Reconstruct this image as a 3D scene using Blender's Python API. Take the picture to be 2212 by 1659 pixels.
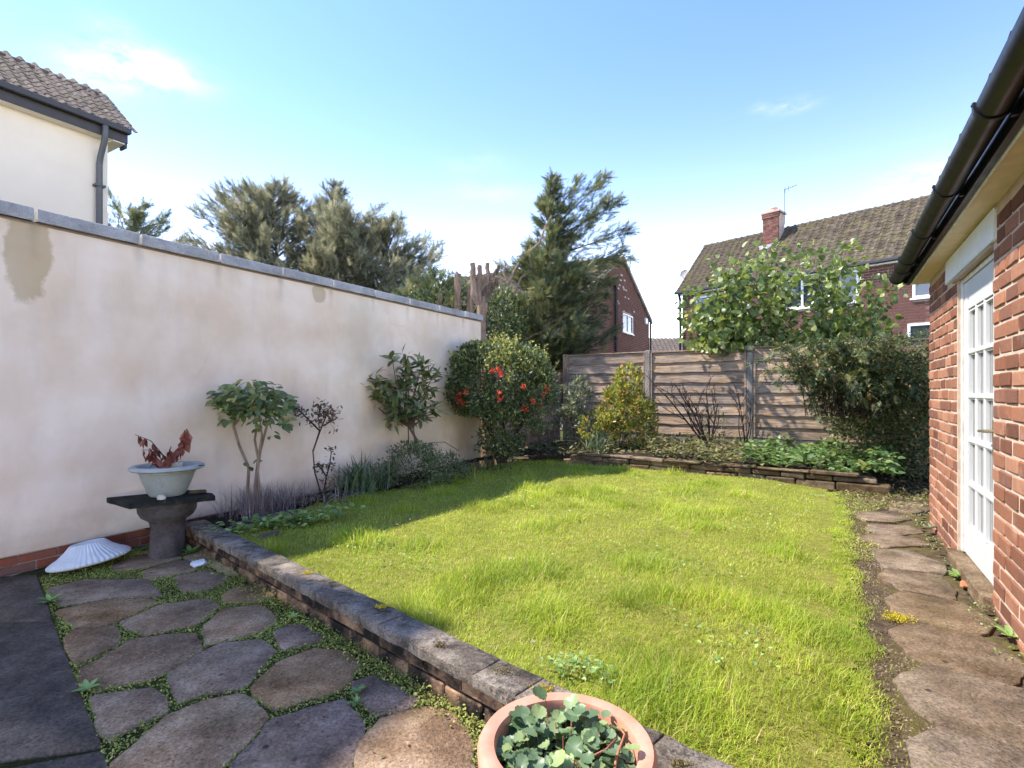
import bpy, math, random
import numpy as np
from mathutils import Matrix, Vector
R_ = math.radians
rng = np.random.default_rng(11)
random.seed(5)
scene = bpy.context.scene
for o in list(bpy.data.objects):
    bpy.data.objects.remove(o, do_unlink=True)
COL = scene.collection

# ------------------------------------------------------------------ camera
EYE, F, CX, HV = 1.25, 1140.0, 1106.0, 848.0      # eye height, focal length and horizon measured on the photograph
cam_d = bpy.data.cameras.new('camera')
cam = bpy.data.objects.new('camera', cam_d); COL.objects.link(cam)
cam.location = (0, 0, EYE); cam.rotation_euler = (R_(90), 0, 0)
cam_d.sensor_width = 36.0; cam_d.lens = F / 2212 * 36.0
cam_d.shift_y = 18.5 / 2212; cam_d.clip_end = 2000; cam_d.clip_start = 0.02
scene.camera = cam

# ------------------------------------------------------------------ sun, sky, exposure
SUN_AZ = R_(-80.0)          # measured from +Y (view direction), negative = left
SUN_EL = R_(53.0)
sun_dir = Vector((math.sin(SUN_AZ) * math.cos(SUN_EL), math.cos(SUN_AZ) * math.cos(SUN_EL), math.sin(SUN_EL)))
sd = bpy.data.lights.new('sun', 'SUN'); sd.energy = 2.8; sd.angle = R_(1.2); sd.color = (1.0, 0.93, 0.82)
sun = bpy.data.objects.new('sun', sd); COL.objects.link(sun)
sun.rotation_euler = sun_dir.to_track_quat('Z', 'Y').to_euler(); sun.location = (-20, 10, 20)
world = bpy.data.worlds.new('World'); scene.world = world; world.use_nodes = True
wn, wl = world.node_tree.nodes, world.node_tree.links
wn.clear()
sky = wn.new('ShaderNodeTexSky'); sky.sky_type = 'NISHITA'; sky.sun_disc = False
sky.sun_elevation = SUN_EL; sky.sun_rotation = SUN_AZ
sky.air_density = 1.0; sky.dust_density = 0.05; sky.ozone_density = 1.3; sky.altitude = 0
bg = wn.new('ShaderNodeBackground'); bg.inputs[1].default_value = 0.15
wo = wn.new('ShaderNodeOutputWorld')
scene.view_settings.view_transform = 'Standard'; scene.view_settings.look = 'None'
scene.view_settings.exposure = 1.7; scene.view_settings.gamma = 1.0
scene.view_settings.use_curve_mapping = False
scene.render.engine = 'CYCLES'

def wmath(op, a, b=None, c=None):
    n = wn.new('ShaderNodeMath'); n.operation = op
    for i, x in enumerate((a, b, c)):
        if x is None: continue
        if isinstance(x, (int, float)): n.inputs[i].default_value = x
        else: wl.new(x, n.inputs[i])
    return n.outputs[0]
tc = wn.new('ShaderNodeTexCoord')
sep = wn.new('ShaderNodeSeparateXYZ'); wl.new(tc.outputs['Generated'], sep.inputs[0])
nz = wn.new('ShaderNodeTexNoise'); nz.inputs['Scale'].default_value = 7.0; nz.inputs['Detail'].default_value = 7; nz.inputs['Roughness'].default_value = .62
mp = wn.new('ShaderNodeMapping'); mp.inputs['Scale'].default_value = (1, 1, 2.4)
wl.new(tc.outputs['Generated'], mp.inputs[0]); wl.new(mp.outputs[0], nz.inputs['Vector'])
def cloud(u, v, ru, rv, amp):
    """soft cumulus patch of the sky at a compass direction"""
    d = Vector(((u - CX) / F, 1, (HV - v) / F)).normalized()
    az, el = math.atan2(d.x, d.y), math.asin(d.z)
    A = wmath('ARCTAN2', sep.outputs[0], sep.outputs[1]); E = wmath('ARCSINE', sep.outputs[2])
    a = wmath('DIVIDE', wmath('SUBTRACT', A, az), ru); e = wmath('DIVIDE', wmath('SUBTRACT', E, el), rv)
    q = wmath('ADD', wmath('MULTIPLY', a, a), wmath('MULTIPLY', e, e))
    g = wmath('POWER', 2.718, wmath('MULTIPLY', q, -1.0))
    return wmath('MULTIPLY', g, amp)
cm = None
for args in ((345, 152, .055, .020, 1.5), (270, 150, .05, .026, 1.2), (185, 155, .045, .02, .6), (250, 60, .04, .012, .5), (1985, 395, .045, .024, 1.6), (1712, 228, .03, .009, .8),
             (1640, 232, .015, .006, .4), (1030, 355, .05, .018, .32), (1060, 420, .09, .018, .3), (1090, 490, .06, .014, .25)):
    c = cloud(*args); cm = c if cm is None else wmath('ADD', cm, c)
nn = wn.new('ShaderNodeMapRange'); wl.new(nz.outputs[0], nn.inputs[0]); nn.inputs[1].default_value = .38; nn.inputs[2].default_value = .60
cmask = wmath('MINIMUM', wmath('MULTIPLY', wmath('MULTIPLY', cm, nn.outputs[0]), 1.1), .95)
# thin bright haze low over the horizon, all the way round
hz = wmath('POWER', wmath('SUBTRACT', 1.0, wmath('MINIMUM', wmath('MAXIMUM', sep.outputs[2], 0.0), 1.0)), 8.0)
mix0 = wn.new('ShaderNodeMixRGB'); mix0.blend_type = 'ADD'; mix0.inputs[2].default_value = (14.5, 13.4, 12.0, 1)
wl.new(hz, mix0.inputs[0])
tint = wn.new('ShaderNodeMixRGB'); tint.blend_type = 'MULTIPLY'; tint.inputs[0].default_value = 1; tint.inputs[2].default_value = (.61, .685, .87, 1)
wl.new(sky.outputs[0], tint.inputs[1]); wl.new(tint.outputs[0], mix0.inputs[1])
mix1 = wn.new('ShaderNodeMixRGB'); mix1.inputs[2].default_value = (2.75, 2.8, 2.85, 1)
wl.new(cmask, mix1.inputs[0]); wl.new(mix0.outputs[0], mix1.inputs[1])
wl.new(mix1.outputs[0], bg.inputs[0]); wl.new(bg.outputs[0], wo.inputs[0])

# ------------------------------------------------------------------ helpers
def gp(u, v, z=0.0):
    d = (EYE - z) * F / (v - HV); return np.array(((u - CX) / F * d, d, z))
def at(u, v, d):
    return np.array(((u - CX) / F * d, d, EYE + (HV - v) / F * d))
def tag(o, label=None, cat=None, group=None, kind=None):
    if label: o['label'] = label
    if cat: o['category'] = cat
    if group: o['group'] = group
    if kind: o['kind'] = kind
    return o
def empty(name, loc=(0, 0, 0), rz=0.0, parent=None):
    o = bpy.data.objects.new(name, None); COL.objects.link(o); o.location = loc; o.rotation_euler = (0, 0, rz); o.empty_display_size = .2
    o.parent = parent
    return o
def link(name, me, parent=None, loc=None, rot=None, scale=None, mat4=None):
    o = bpy.data.objects.new(name, me); COL.objects.link(o); o.parent = parent
    if loc is not None: o.location = loc
    if rot is not None: o.rotation_euler = rot
    if scale is not None: o.scale = scale
    if mat4 is not None: o.matrix_local = mat4
    return o
class MB:
    def __init__(s): s.v = []; s.f = []
    def add(s, vs, fs):
        b = len(s.v); s.v += [tuple(map(float, p)) for p in vs]; s.f += [tuple(b + i for i in f) for f in fs]
    def box(s, a, b):
        x0, y0, z0 = a; x1, y1, z1 = b
        s.add([(x0,y0,z0),(x1,y0,z0),(x1,y1,z0),(x0,y1,z0),(x0,y0,z1),(x1,y0,z1),(x1,y1,z1),(x0,y1,z1)],
              [(0,3,2,1),(4,5,6,7),(0,1,5,4),(1,2,6,5),(2,3,7,6),(3,0,4,7)])
    def bbox(s, a, b, c=.006, jit=0.0, rs=None):
        """box with chamfered edges, slightly uneven"""
        a = np.array(a, float); b = np.array(b, float); vs = []; idx = {}
        rs = rs or random
        for sx in (0, 1):
            for sy in (0, 1):
                for sz in (0, 1):
                    k = np.array((sx, sy, sz)); p = a + (b - a) * k
                    p = p + np.array([rs.uniform(-jit, jit) for _ in range(3)])
                    for ax in range(3):
                        q = p.copy(); 
                        for o in range(3):
                            if o != ax: q[o] += c * (1 if k[o] == 0 else -1)
                        idx[(sx, sy, sz, ax)] = len(vs); vs.append(q)
        fs = []
        g = lambda *k: idx[k]
        for ax in range(3):
            o1, o2 = (ax + 1) % 3, (ax + 2) % 3
            for sgn in (0, 1):
                ring = []
                for (p, q) in ((0,0),(1,0),(1,1),(0,1)):
                    k = [0,0,0]; k[ax] = sgn; k[o1] = p; k[o2] = q; ring.append(g(*k, ax))
                fs.append(tuple(ring if sgn else ring[::-1]))
            for p in (0, 1):
                for q in (0, 1):
                    k0 = [0,0,0]; k1 = [0,0,0]; k0[ax] = 0; k1[ax] = 1
                    for k in (k0, k1): k[o1] = p; k[o2] = q
                    r = (g(*k0, o1), g(*k1, o1), g(*k1, o2), g(*k0, o2))
                    fs.append(r if p == q else r[::-1])
        for sx in (0, 1):
            for sy in (0, 1):
                for sz in (0, 1):
                    t = (g(sx,sy,sz,0), g(sx,sy,sz,1), g(sx,sy,sz,2))
                    fs.append(t if (sx + sy + sz) % 2 else t[::-1])
        s.add(vs, fs)
    def tube(s, path, rad, n=6, caps=True):
        path = [np.array(p, float) for p in path]; m = len(path)
        if isinstance(rad, (int, float)): rad = [rad] * m
        vs = []; prev = None
        for i, p in enumerate(path):
            t = path[min(i + 1, m - 1)] - path[max(i - 1, 0)]; t = t / (np.linalg.norm(t) + 1e-9)
            if prev is None:
                h = np.array((0, 0, 1.)) if abs(t[2]) < .9 else np.array((1., 0, 0)); x = np.cross(t, h)
            else: x = prev - t * np.dot(prev, t)
            x = x / (np.linalg.norm(x) + 1e-9); prev = x; y = np.cross(t, x)
            for k in range(n):
                a = 2 * math.pi * k / n; vs.append(p + rad[i] * (x * math.cos(a) + y * math.sin(a)))
        fs = []
        for i in range(m - 1):
            for k in range(n):
                k2 = (k + 1) % n; fs.append((i*n+k, i*n+k2, (i+1)*n+k2, (i+1)*n+k))
        if caps: fs.append(tuple(range(n))[::-1]); fs.append(tuple((m-1)*n + k for k in range(n)))
        s.add(vs, fs)
    def lathe(s, prof, n=48, c=(0, 0, 0), mod=None, close=False):
        vs = []
        for j, (r, z) in enumerate(prof):
            for k in range(n):
                a = 2 * math.pi * k / n; rr = r * (mod(j, a) if mod else 1)
                vs.append((c[0] + rr * math.cos(a), c[1] + rr * math.sin(a), c[2] + z))
        fs = []
        for j in range(len(prof) - 1):
            for k in range(n):
                k2 = (k + 1) % n; fs.append((j*n+k, j*n+k2, (j+1)*n+k2, (j+1)*n+k))
        if close: fs.append(tuple(range(n))[::-1]); fs.append(tuple((len(prof)-1)*n + k for k in range(n)))
        s.add(vs, fs)
    def slab(s, poly, zt, th, bev=.012, zj=0.0):
        poly = [np.array(p[:2], float) for p in poly]; n = len(poly)
        if sum(poly[i][0]*poly[(i+1)%n][1]-poly[(i+1)%n][0]*poly[i][1] for i in range(n)) < 0: poly = poly[::-1]
        c = sum(poly) / n
        ins = []
        for i in range(n):
            a, b, d = poly[i-1], poly[i], poly[(i+1) % n]; e = d - a; nn_ = np.array((-e[1], e[0])); nn_ /= np.linalg.norm(nn_) + 1e-9; ins.append(b + nn_ * bev)
        tl = np.array([random.uniform(-zj, zj), random.uniform(-zj, zj)])
        zz = lambda p: zt + float(np.dot(p - c, tl))
        vs = [(p[0], p[1], zt - th) for p in poly] + [(p[0], p[1], zz(p) - bev * .8) for p in poly] + [(p[0], p[1], zz(p)) for p in ins]
        fs = []
        for r in (0, 1):
            for i in range(n): j = (i + 1) % n; fs.append((r*n+i, r*n+j, (r+1)*n+j, (r+1)*n+i))
        fs.append(tuple(2*n + i for i in range(n)))
        s.add(vs, fs)
    def mesh(s, name, mat=None, smooth=False):
        me = bpy.data.meshes.new(name); me.from_pydata(s.v, [], s.f)
        if mat: me.materials.append(mat)
        if smooth: me.polygons.foreach_set('use_smooth', [True] * len(me.polygons))
        me.update(); return me
    def build(s, name, mat, parent=None, smooth=False, kind=None, loc=None, rot=None):
        o = link(name, s.mesh(name, mat, smooth), parent, loc, rot)
        if kind: o['kind'] = kind
        return o
def soft_angle(o, deg=40):
    me = o.data
    me.polygons.foreach_set('use_smooth', [True] * len(me.polygons))
    try: me.set_sharp_from_angle(angle=R_(deg))
    except Exception: pass
def inpoly(P, poly):
    poly = np.asarray(poly, float)[:, :2]; x, y = P[:, 0], P[:, 1]; c = np.zeros(len(P), bool); j = len(poly) - 1
    for i in range(len(poly)):
        xi, yi = poly[i]; xj, yj = poly[j]
        c ^= ((yi > y) != (yj > y)) & (x < (xj - xi) * (y - yi) / (yj - yi + 1e-12) + xi); j = i
    return c
def chaikin(p, it=1, q=.22):
    p = [np.array(a[:2], float) for a in p]
    for _ in range(it):
        o = []
        for i in range(len(p)):
            a, b = p[i], p[(i + 1) % len(p)]; o += [a * (1 - q) + b * q, a * q + b * (1 - q)]
        p = o
    return p
def rough_poly(p, seg=.06, j=.006):
    o = []
    for i in range(len(p)):
        a, b = np.array(p[i][:2], float), np.array(p[(i + 1) % len(p)][:2], float); n = max(1, int(np.linalg.norm(b - a) / seg))
        for k in range(n): o.append(a + (b - a) * k / n + np.array((random.uniform(-j, j), random.uniform(-j, j))))
    return o
def norm(a): return a / (np.linalg.norm(a, axis=-1, keepdims=True) + 1e-9)
def frames(d, nrm):
    """rotation matrices with local y = leaf direction, local z = leaf normal"""
    y = norm(d); x = norm(np.cross(y, nrm)); z = np.cross(x, y); return np.stack((x, y, z), axis=2)
def rdir(n):
    v = rng.normal(size=(n, 3)); return norm(v)
def scatter(name, tv, tf, P, R, S, mat, parent=None, rnd=None, kind=None):
    """many small leaves or blades as one mesh, a random number per leaf in attribute rnd"""
    tv = np.asarray(tv, float); tf = np.asarray(tf, int); n, k = len(P), len(tv)
    S = np.asarray(S, float); S = S[:, None, None] if S.ndim == 1 else S[:, None, :]
    V = np.einsum('nij,nkj->nki', R, tv[None] * S) + P[:, None, :]
    Fc = (tf[None] + (np.arange(n) * k)[:, None, None]).reshape(-1, 3)
    me = bpy.data.meshes.new(name); me.vertices.add(n * k); me.vertices.foreach_set('co', V.reshape(-1).astype(np.float32))
    m = len(Fc); me.loops.add(m * 3); me.loops.foreach_set('vertex_index', Fc.reshape(-1).astype(np.int32))
    me.polygons.add(m); me.polygons.foreach_set('loop_start', np.arange(0, m * 3, 3, dtype=np.int32))
    try: me.polygons.foreach_set('loop_total', np.full(m, 3, np.int32))
    except Exception: pass
    me.polygons.foreach_set('use_smooth', np.ones(m, bool))
    me.update(calc_edges=True)
    at_ = me.attributes.new('rnd', 'FLOAT', 'POINT'); rnd = rng.random(n) if rnd is None else rnd
    at_.data.foreach_set('value', np.repeat(rnd, k).astype(np.float32))
    me.materials.append(mat)
    o = link(name, me, parent)
    if kind: o['kind'] = kind
    return o
# leaf templates (y = length, z = normal)
OVAL_V = [(0,0,0),(-.24,.3,.05),(.24,.3,.05),(0,.35,-.02),(-.2,.68,.03),(.2,.68,.03),(0,.7,-.03),(0,1,-.06)]
OVAL_F = [(0,3,1),(0,2,3),(1,3,6),(1,6,4),(3,2,5),(3,5,6),(4,6,7),(6,5,7)]
NARROW_V = [(0,0,0),(-.13,.35,.03),(.13,.35,.03),(0,.4,-.01),(0,1,-.08)]
NARROW_F = [(0,3,1),(0,2,3),(1,3,4),(3,2,4)]
TINY_V = [(0,0,0),(-.3,.5,.06),(.3,.5,.06),(0,1,0)]
TINY_F = [(0,2,1),(1,2,3)]
def frond(pairs=8, w=.30):
    v = []; f = []
    for i in range(pairs):
        y = .05 + .75 * i / pairs; l = w * (1 - .55 * i / pairs)
        for s in (-1, 1):
            b = len(v); v += [(0, y - .018, 0), (0, y + .042, 0), (s * l, y + l * .95, -.06 * l + .05 * random.uniform(-1, 1))]; f.append((b, b + 1, b + 2) if s < 0 else (b, b + 2, b + 1))
    b = len(v); v += [(-.04, .7, 0), (.04, .7, 0), (0, 1.05, 0)]; f.append((b, b + 1, b + 2))
    b = len(v); v += [(-.02, 0, 0), (.02, 0, 0), (0, .8, 0)]; f.append((b, b + 1, b + 2))
    return v, f
FROND_V, FROND_F = frond()

# ------------------------------------------------------------------ materials
class NT:
    def __init__(s, name):
        s.m = bpy.data.materials.new(name); s.m.use_nodes = True; s.n = s.m.node_tree.nodes; s.l = s.m.node_tree.links; s.n.clear()
        s.out = s.n.new('ShaderNodeOutputMaterial')
    def put(s, sock, x):
        if hasattr(x, 'is_output') or isinstance(x, bpy.types.NodeSocket): s.l.new(x, sock)
        else: sock.default_value = x
    def pos(s): return s.n.new('ShaderNodeNewGeometry').outputs['Position']
    def obj(s): return s.n.new('ShaderNodeTexCoord').outputs['Object']
    def orand(s): return s.n.new('ShaderNodeObjectInfo').outputs['Random']
    def attr(s, a='rnd'):
        n = s.n.new('ShaderNodeAttribute'); n.attribute_name = a; return n.outputs['Fac']
    def mapv(s, v, scale=(1, 1, 1), rot=(0, 0, 0)):
        n = s.n.new('ShaderNodeMapping'); s.l.new(v, n.inputs[0]); n.inputs['Scale'].default_value = scale; n.inputs['Rotation'].default_value = rot; return n.outputs[0]
    def shift(s, v, f, k=37.0):
        n = s.n.new('ShaderNodeVectorMath'); n.operation = 'ADD'; s.l.new(v, n.inputs[0])
        c = s.n.new('ShaderNodeCombineXYZ'); m = s.math('MULTIPLY', f, k)
        for i in range(3): s.l.new(m, c.inputs[i])
        s.l.new(c.outputs[0], n.inputs[1]); return n.outputs[0]
    def noise(s, v, scale, det=5, rough=.6, dist=0.0):
        n = s.n.new('ShaderNodeTexNoise'); s.l.new(v, n.inputs['Vector']); n.inputs['Scale'].default_value = scale; n.inputs['Detail'].default_value = det; n.inputs['Roughness'].default_value = rough; n.inputs['Distortion'].default_value = dist; return n.outputs[0]
    def vor(s, v, scale, feat='F1', rnd=1.0):
        n = s.n.new('ShaderNodeTexVoronoi'); n.feature = feat; s.l.new(v, n.inputs['Vector']); n.inputs['Scale'].default_value = scale; n.inputs['Randomness'].default_value = rnd; return n.outputs['Distance']
    def ramp(s, f, stops):
        n = s.n.new('ShaderNodeValToRGB'); s.l.new(f, n.inputs[0]); e = n.color_ramp.elements
        while len(e) < len(stops): e.new(.5)
        for i, (p, c) in enumerate(stops): e[i].position = p; e[i].color = (*c, 1) if len(c) == 3 else c
        return n.outputs[0]
    def rng_(s, f, a, b, c=0.0, d=1.0):
        n = s.n.new('ShaderNodeMapRange'); s.put(n.inputs[0], f)
        for i, x in enumerate((a, b, c, d)): n.inputs[i + 1].default_value = x
        return n.outputs[0]
    def math(s, op, a, b=0.0):
        n = s.n.new('ShaderNodeMath'); n.operation = op; s.put(n.inputs[0], a); s.put(n.inputs[1], b); return n.outputs[0]
    def mix(s, f, a, b, mode='MIX'):
        n = s.n.new('ShaderNodeMixRGB'); n.blend_type = mode; s.put(n.inputs[0], f)
        s.put(n.inputs[1], (*a, 1) if isinstance(a, tuple) and len(a) == 3 else a); s.put(n.inputs[2], (*b, 1) if isinstance(b, tuple) and len(b) == 3 else b); return n.outputs[0]
    def hsv(s, c, h=.5, sat=1.0, val=1.0):
        n = s.n.new('ShaderNodeHueSaturation'); s.l.new(c, n.inputs['Color']); s.put(n.inputs['Hue'], h); s.put(n.inputs['Saturation'], sat); s.put(n.inputs['Value'], val); return n.outputs[0]
    def bump(s, h, strength=.4, dist=.01, nrm=None):
        n = s.n.new('ShaderNodeBump'); s.l.new(h, n.inputs['Height']); n.inputs['Strength'].default_value = strength; n.inputs['Distance'].default_value = dist
        if nrm is not None: s.l.new(nrm, n.inputs['Normal'])
        return n.outputs[0]
    def bsdf(s, col, rough=.8, nrm=None, spec=.3, metal=0.0, trans=0.0, tcol=None):
        p = s.n.new('ShaderNodeBsdfPrincipled'); s.put(p.inputs['Base Color'], (*col, 1) if isinstance(col, tuple) and len(col) == 3 else col)
        s.put(p.inputs['Roughness'], rough); p.inputs['Specular IOR Level'].default_value = spec; p.inputs['Metallic'].default_value = metal
        if nrm is not None: s.l.new(nrm, p.inputs['Normal'])
        o = p.outputs[0]
        if trans:
            t = s.n.new('ShaderNodeBsdfTranslucent'); s.put(t.inputs[0], tcol if tcol is not None else col)
            x = s.n.new('ShaderNodeMixShader'); x.inputs[0].default_value = trans; s.l.new(o, x.inputs[1]); s.l.new(t.outputs[0], x.inputs[2]); o = x.outputs[0]
        s.l.new(o, s.out.inputs[0]); return s.m
def leaf_mat(name, stops, trans=.35, rough=.45, spec=.35, tsat=1.15, tval=1.35, obj=False, gain=1.45):
    stops = [(p, tuple(min(.75, x * gain) for x in c)) for p, c in stops]
    t = NT(name); f = t.orand() if obj else t.attr(); c = t.ramp(f, stops)
    big = t.noise(t.pos(), 2.2, 2); c = t.hsv(c, .5, 1.0, t.rng_(big, .3, .7, .75, 1.25))
    return t.bsdf(c, rough, None, spec, 0, trans, t.hsv(c, .485, tsat, tval))
def simple(name, col, rough=.6, spec=.3, var=.12, scale=6.0, bump=.15, bs=80., metal=0.0, obj=True):
    t = NT(name); v = t.obj() if obj else t.pos(); n = t.noise(v, scale, 5); c = t.hsv(t.mix(1.0, col, (1, 1, 1), 'MULTIPLY'), .5, 1, t.rng_(n, .25, .75, 1 - var, 1 + var))
    return t.bsdf(c, t.rng_(n, .3, .7, rough - .08, min(1, rough + .08)), t.bump(t.noise(v, bs, 3), bump, .004), spec, metal)
M = {}
def wood(name, cols, moss=False, ax=0):
    t = NT(name); sc = [9, 9, 9]; sc[ax] = .9; r = t.orand(); v = t.shift(t.mapv(t.obj(), tuple(sc)), r)
    n = t.noise(v, 4.0, 6, .65, .6); c = t.ramp(n, [(.25, cols[0]), (.45, cols[1]), (.6, cols[2]), (.78, cols[3])])
    st = t.noise(t.shift(t.mapv(t.obj(), (1.2, 1.2, 3)), r), 1.6, 4); c = t.hsv(c, .5, t.rng_(st, .3, .7, .7, 1.2), t.rng_(st, .3, .7, .65, 1.25))
    k = t.vor(t.shift(t.mapv(t.obj(), (3, 3, 9)), r, 11.), 1.4); c = t.mix(t.rng_(k, .03, .09, .75, 0), c, (.04, .025, .018))
    c = t.hsv(c, .5, 1, t.rng_(r, 0, 1, .8, 1.2))
    if moss: c = t.mix(t.rng_(t.noise(t.pos(), 3.5, 5), .55, .7, 0, .5), c, (.10, .12, .03))
    return t.bsdf(c, .85, t.bump(n, .5, .006), .15)
M['fence_wood'] = wood('weathered_fence_wood', [(.10, .06, .038), (.275, .19, .128), (.42, .31, .22), (.54, .425, .32)])
M['sleeper'] = wood('old_edging_wood', [(.05, .04, .03), (.12, .095, .075), (.2, .165, .13), (.28, .24, .2)], True)
M['tan_wood'] = wood('tan_post_wood', [(.16, .1, .06), (.32, .22, .14), (.42, .3, .2), (.5, .38, .26)], False, 2)
def brick_mat(name, stops, spot=.5, val=(.75, 1.25)):
    t = NT(name); r = t.orand(); v = t.shift(t.pos(), r, 13.)
    n = t.noise(v, 26, 6, .7); base = t.ramp(r, stops)
    c = t.hsv(base, .5, t.rng_(n, .3, .7, .85, 1.1), t.rng_(n, .28, .72, val[0], val[1]))
    f = t.noise(v, 130, 3, .7); c = t.mix(t.rng_(f, .56, .7, 0, spot), c, (.05, .025, .02))
    w = t.noise(t.pos(), 5., 5); c = t.mix(t.rng_(w, .58, .75, 0, .3), c, (.5, .4, .33))
    return t.bsdf(c, .9, t.bump(t.noise(v, 90, 5, .75), .8, .006), .15)
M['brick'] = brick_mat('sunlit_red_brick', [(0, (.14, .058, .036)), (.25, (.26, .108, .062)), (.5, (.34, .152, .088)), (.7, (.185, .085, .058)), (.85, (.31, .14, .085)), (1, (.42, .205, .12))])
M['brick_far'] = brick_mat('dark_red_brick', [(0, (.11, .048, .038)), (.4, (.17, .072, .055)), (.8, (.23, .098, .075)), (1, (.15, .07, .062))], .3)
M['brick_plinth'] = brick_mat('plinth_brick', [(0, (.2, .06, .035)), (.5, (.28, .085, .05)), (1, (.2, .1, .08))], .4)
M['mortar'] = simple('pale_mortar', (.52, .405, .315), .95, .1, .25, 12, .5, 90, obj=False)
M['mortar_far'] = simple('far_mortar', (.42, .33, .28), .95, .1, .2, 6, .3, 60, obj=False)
def tile_mat(name, cols, moss=.5):
    t = NT(name); r = t.orand(); n = t.noise(t.shift(t.pos(), r, 5.), 9, 6, .7); c = t.ramp(n, [(.25, cols[0]), (.5, cols[1]), (.75, cols[2])])
    c = t.hsv(c, .5, 1, t.rng_(r, 0, 1, .7, 1.3))
    m = t.noise(t.pos(), 2.4, 6, .7); c = t.mix(t.rng_(m, .5, .68, 0, moss), c, (.13, .12, .03))
    l = t.noise(t.pos(), 30, 3); c = t.mix(t.rng_(l, .62, .7, 0, .5), c, (.35, .32, .24))
    return t.bsdf(c, .9, t.bump(n, .5, .01), .15)
M['tile'] = tile_mat('mossy_brown_roof_tile', [(.04, .03, .022), (.085, .066, .046), (.15, .118, .082)], .5)
M['tile_white_house'] = tile_mat('brown_concrete_roof_tile', [(.06, .046, .038), (.13, .10, .082), (.23, .185, .15)], .2)
def render_wall():
    t = NT('cream_render'); o = t.obj(); s = t.n.new('ShaderNodeSeparateXYZ'); t.l.new(o, s.inputs[0]); X, Z = s.outputs[0], s.outputs[2]
    n = t.noise(o, 1.1, 6, .62); c = t.ramp(n, [(.3, (.87, .68, .525)), (.5, (.93, .735, .58)), (.7, (.95, .78, .63))])
    n2 = t.noise(t.mapv(o, (1, 1, .4)), 3.5, 5); c = t.mix(t.rng_(n2, .52, .75, 0, .22), c, (.46, .40, .33))
    wv = t.noise(o, 7, 4)
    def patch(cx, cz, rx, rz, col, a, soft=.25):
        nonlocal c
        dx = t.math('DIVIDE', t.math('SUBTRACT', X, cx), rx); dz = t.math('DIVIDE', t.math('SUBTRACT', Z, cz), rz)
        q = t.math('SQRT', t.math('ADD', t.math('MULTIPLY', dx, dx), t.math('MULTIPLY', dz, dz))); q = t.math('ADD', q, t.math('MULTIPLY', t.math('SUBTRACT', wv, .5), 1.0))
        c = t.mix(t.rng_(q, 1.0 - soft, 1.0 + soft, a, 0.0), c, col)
    for p in WALL_STAINS_GLOW: patch(*p)
    low = t.rng_(t.math('ADD', Z, t.math('MULTIPLY', t.math('SUBTRACT', wv, .5), .35)), .1, .42, .55, 0); c = t.mix(low, c, (.42, .33, .24))
    sp = t.vor(o, 1.3); c = t.mix(t.rng_(sp, .008, .02, .8, 0), c, (.2, .17, .14))
    stk = t.noise(t.mapv(o, (9, 9, .35)), 2.2, 5, .65); hi = t.rng_(Z, 1.7, 2.45, 0, 1); c = t.mix(t.math('MULTIPLY', t.rng_(stk, .58, .75, 0, .22), hi), c, (.5, .42, .32))
    jn = t.math('PINGPONG', t.math('SUBTRACT', X, .175), .337); jn = t.math('ADD', jn, t.math('MULTIPLY', t.math('SUBTRACT', wv, .5), .10)); c = t.mix(t.math('MULTIPLY', t.rng_(jn, .0, .05, .35, 0), t.rng_(Z, 2.18, 2.44, 0, 1)), c, (.33, .26, .18))
    ck = t.vor(t.mapv(t.shift(o, t.noise(o, 2.5, 4), .5), (1, 1, .6)), .55, 'DISTANCE_TO_EDGE'); c = t.mix(t.math('MULTIPLY', t.rng_(ck, .001, .003, .18, 0), t.rng_(t.noise(o, .8, 2), .45, .55, 0, 1)), c, (.4, .34, .28))
    pt = t.noise(o, 2.3, 3, .5); c = t.hsv(c, .5, t.rng_(pt, .35, .65, 1.12, .88), t.rng_(pt, .35, .65, .93, 1.05))
    sc = t.noise(t.mapv(o, (2, 2, 14)), 6, 4); c = t.mix(t.rng_(sc, .66, .74, 0, .35), c, (.78, .74, .7))
    b = t.bump(t.noise(o, 55, 5, .7), .25, .006, t.bump(t.noise(o, 3, 3), .3, .03))
    return t.bsdf(c, .9, b, .15)
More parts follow.
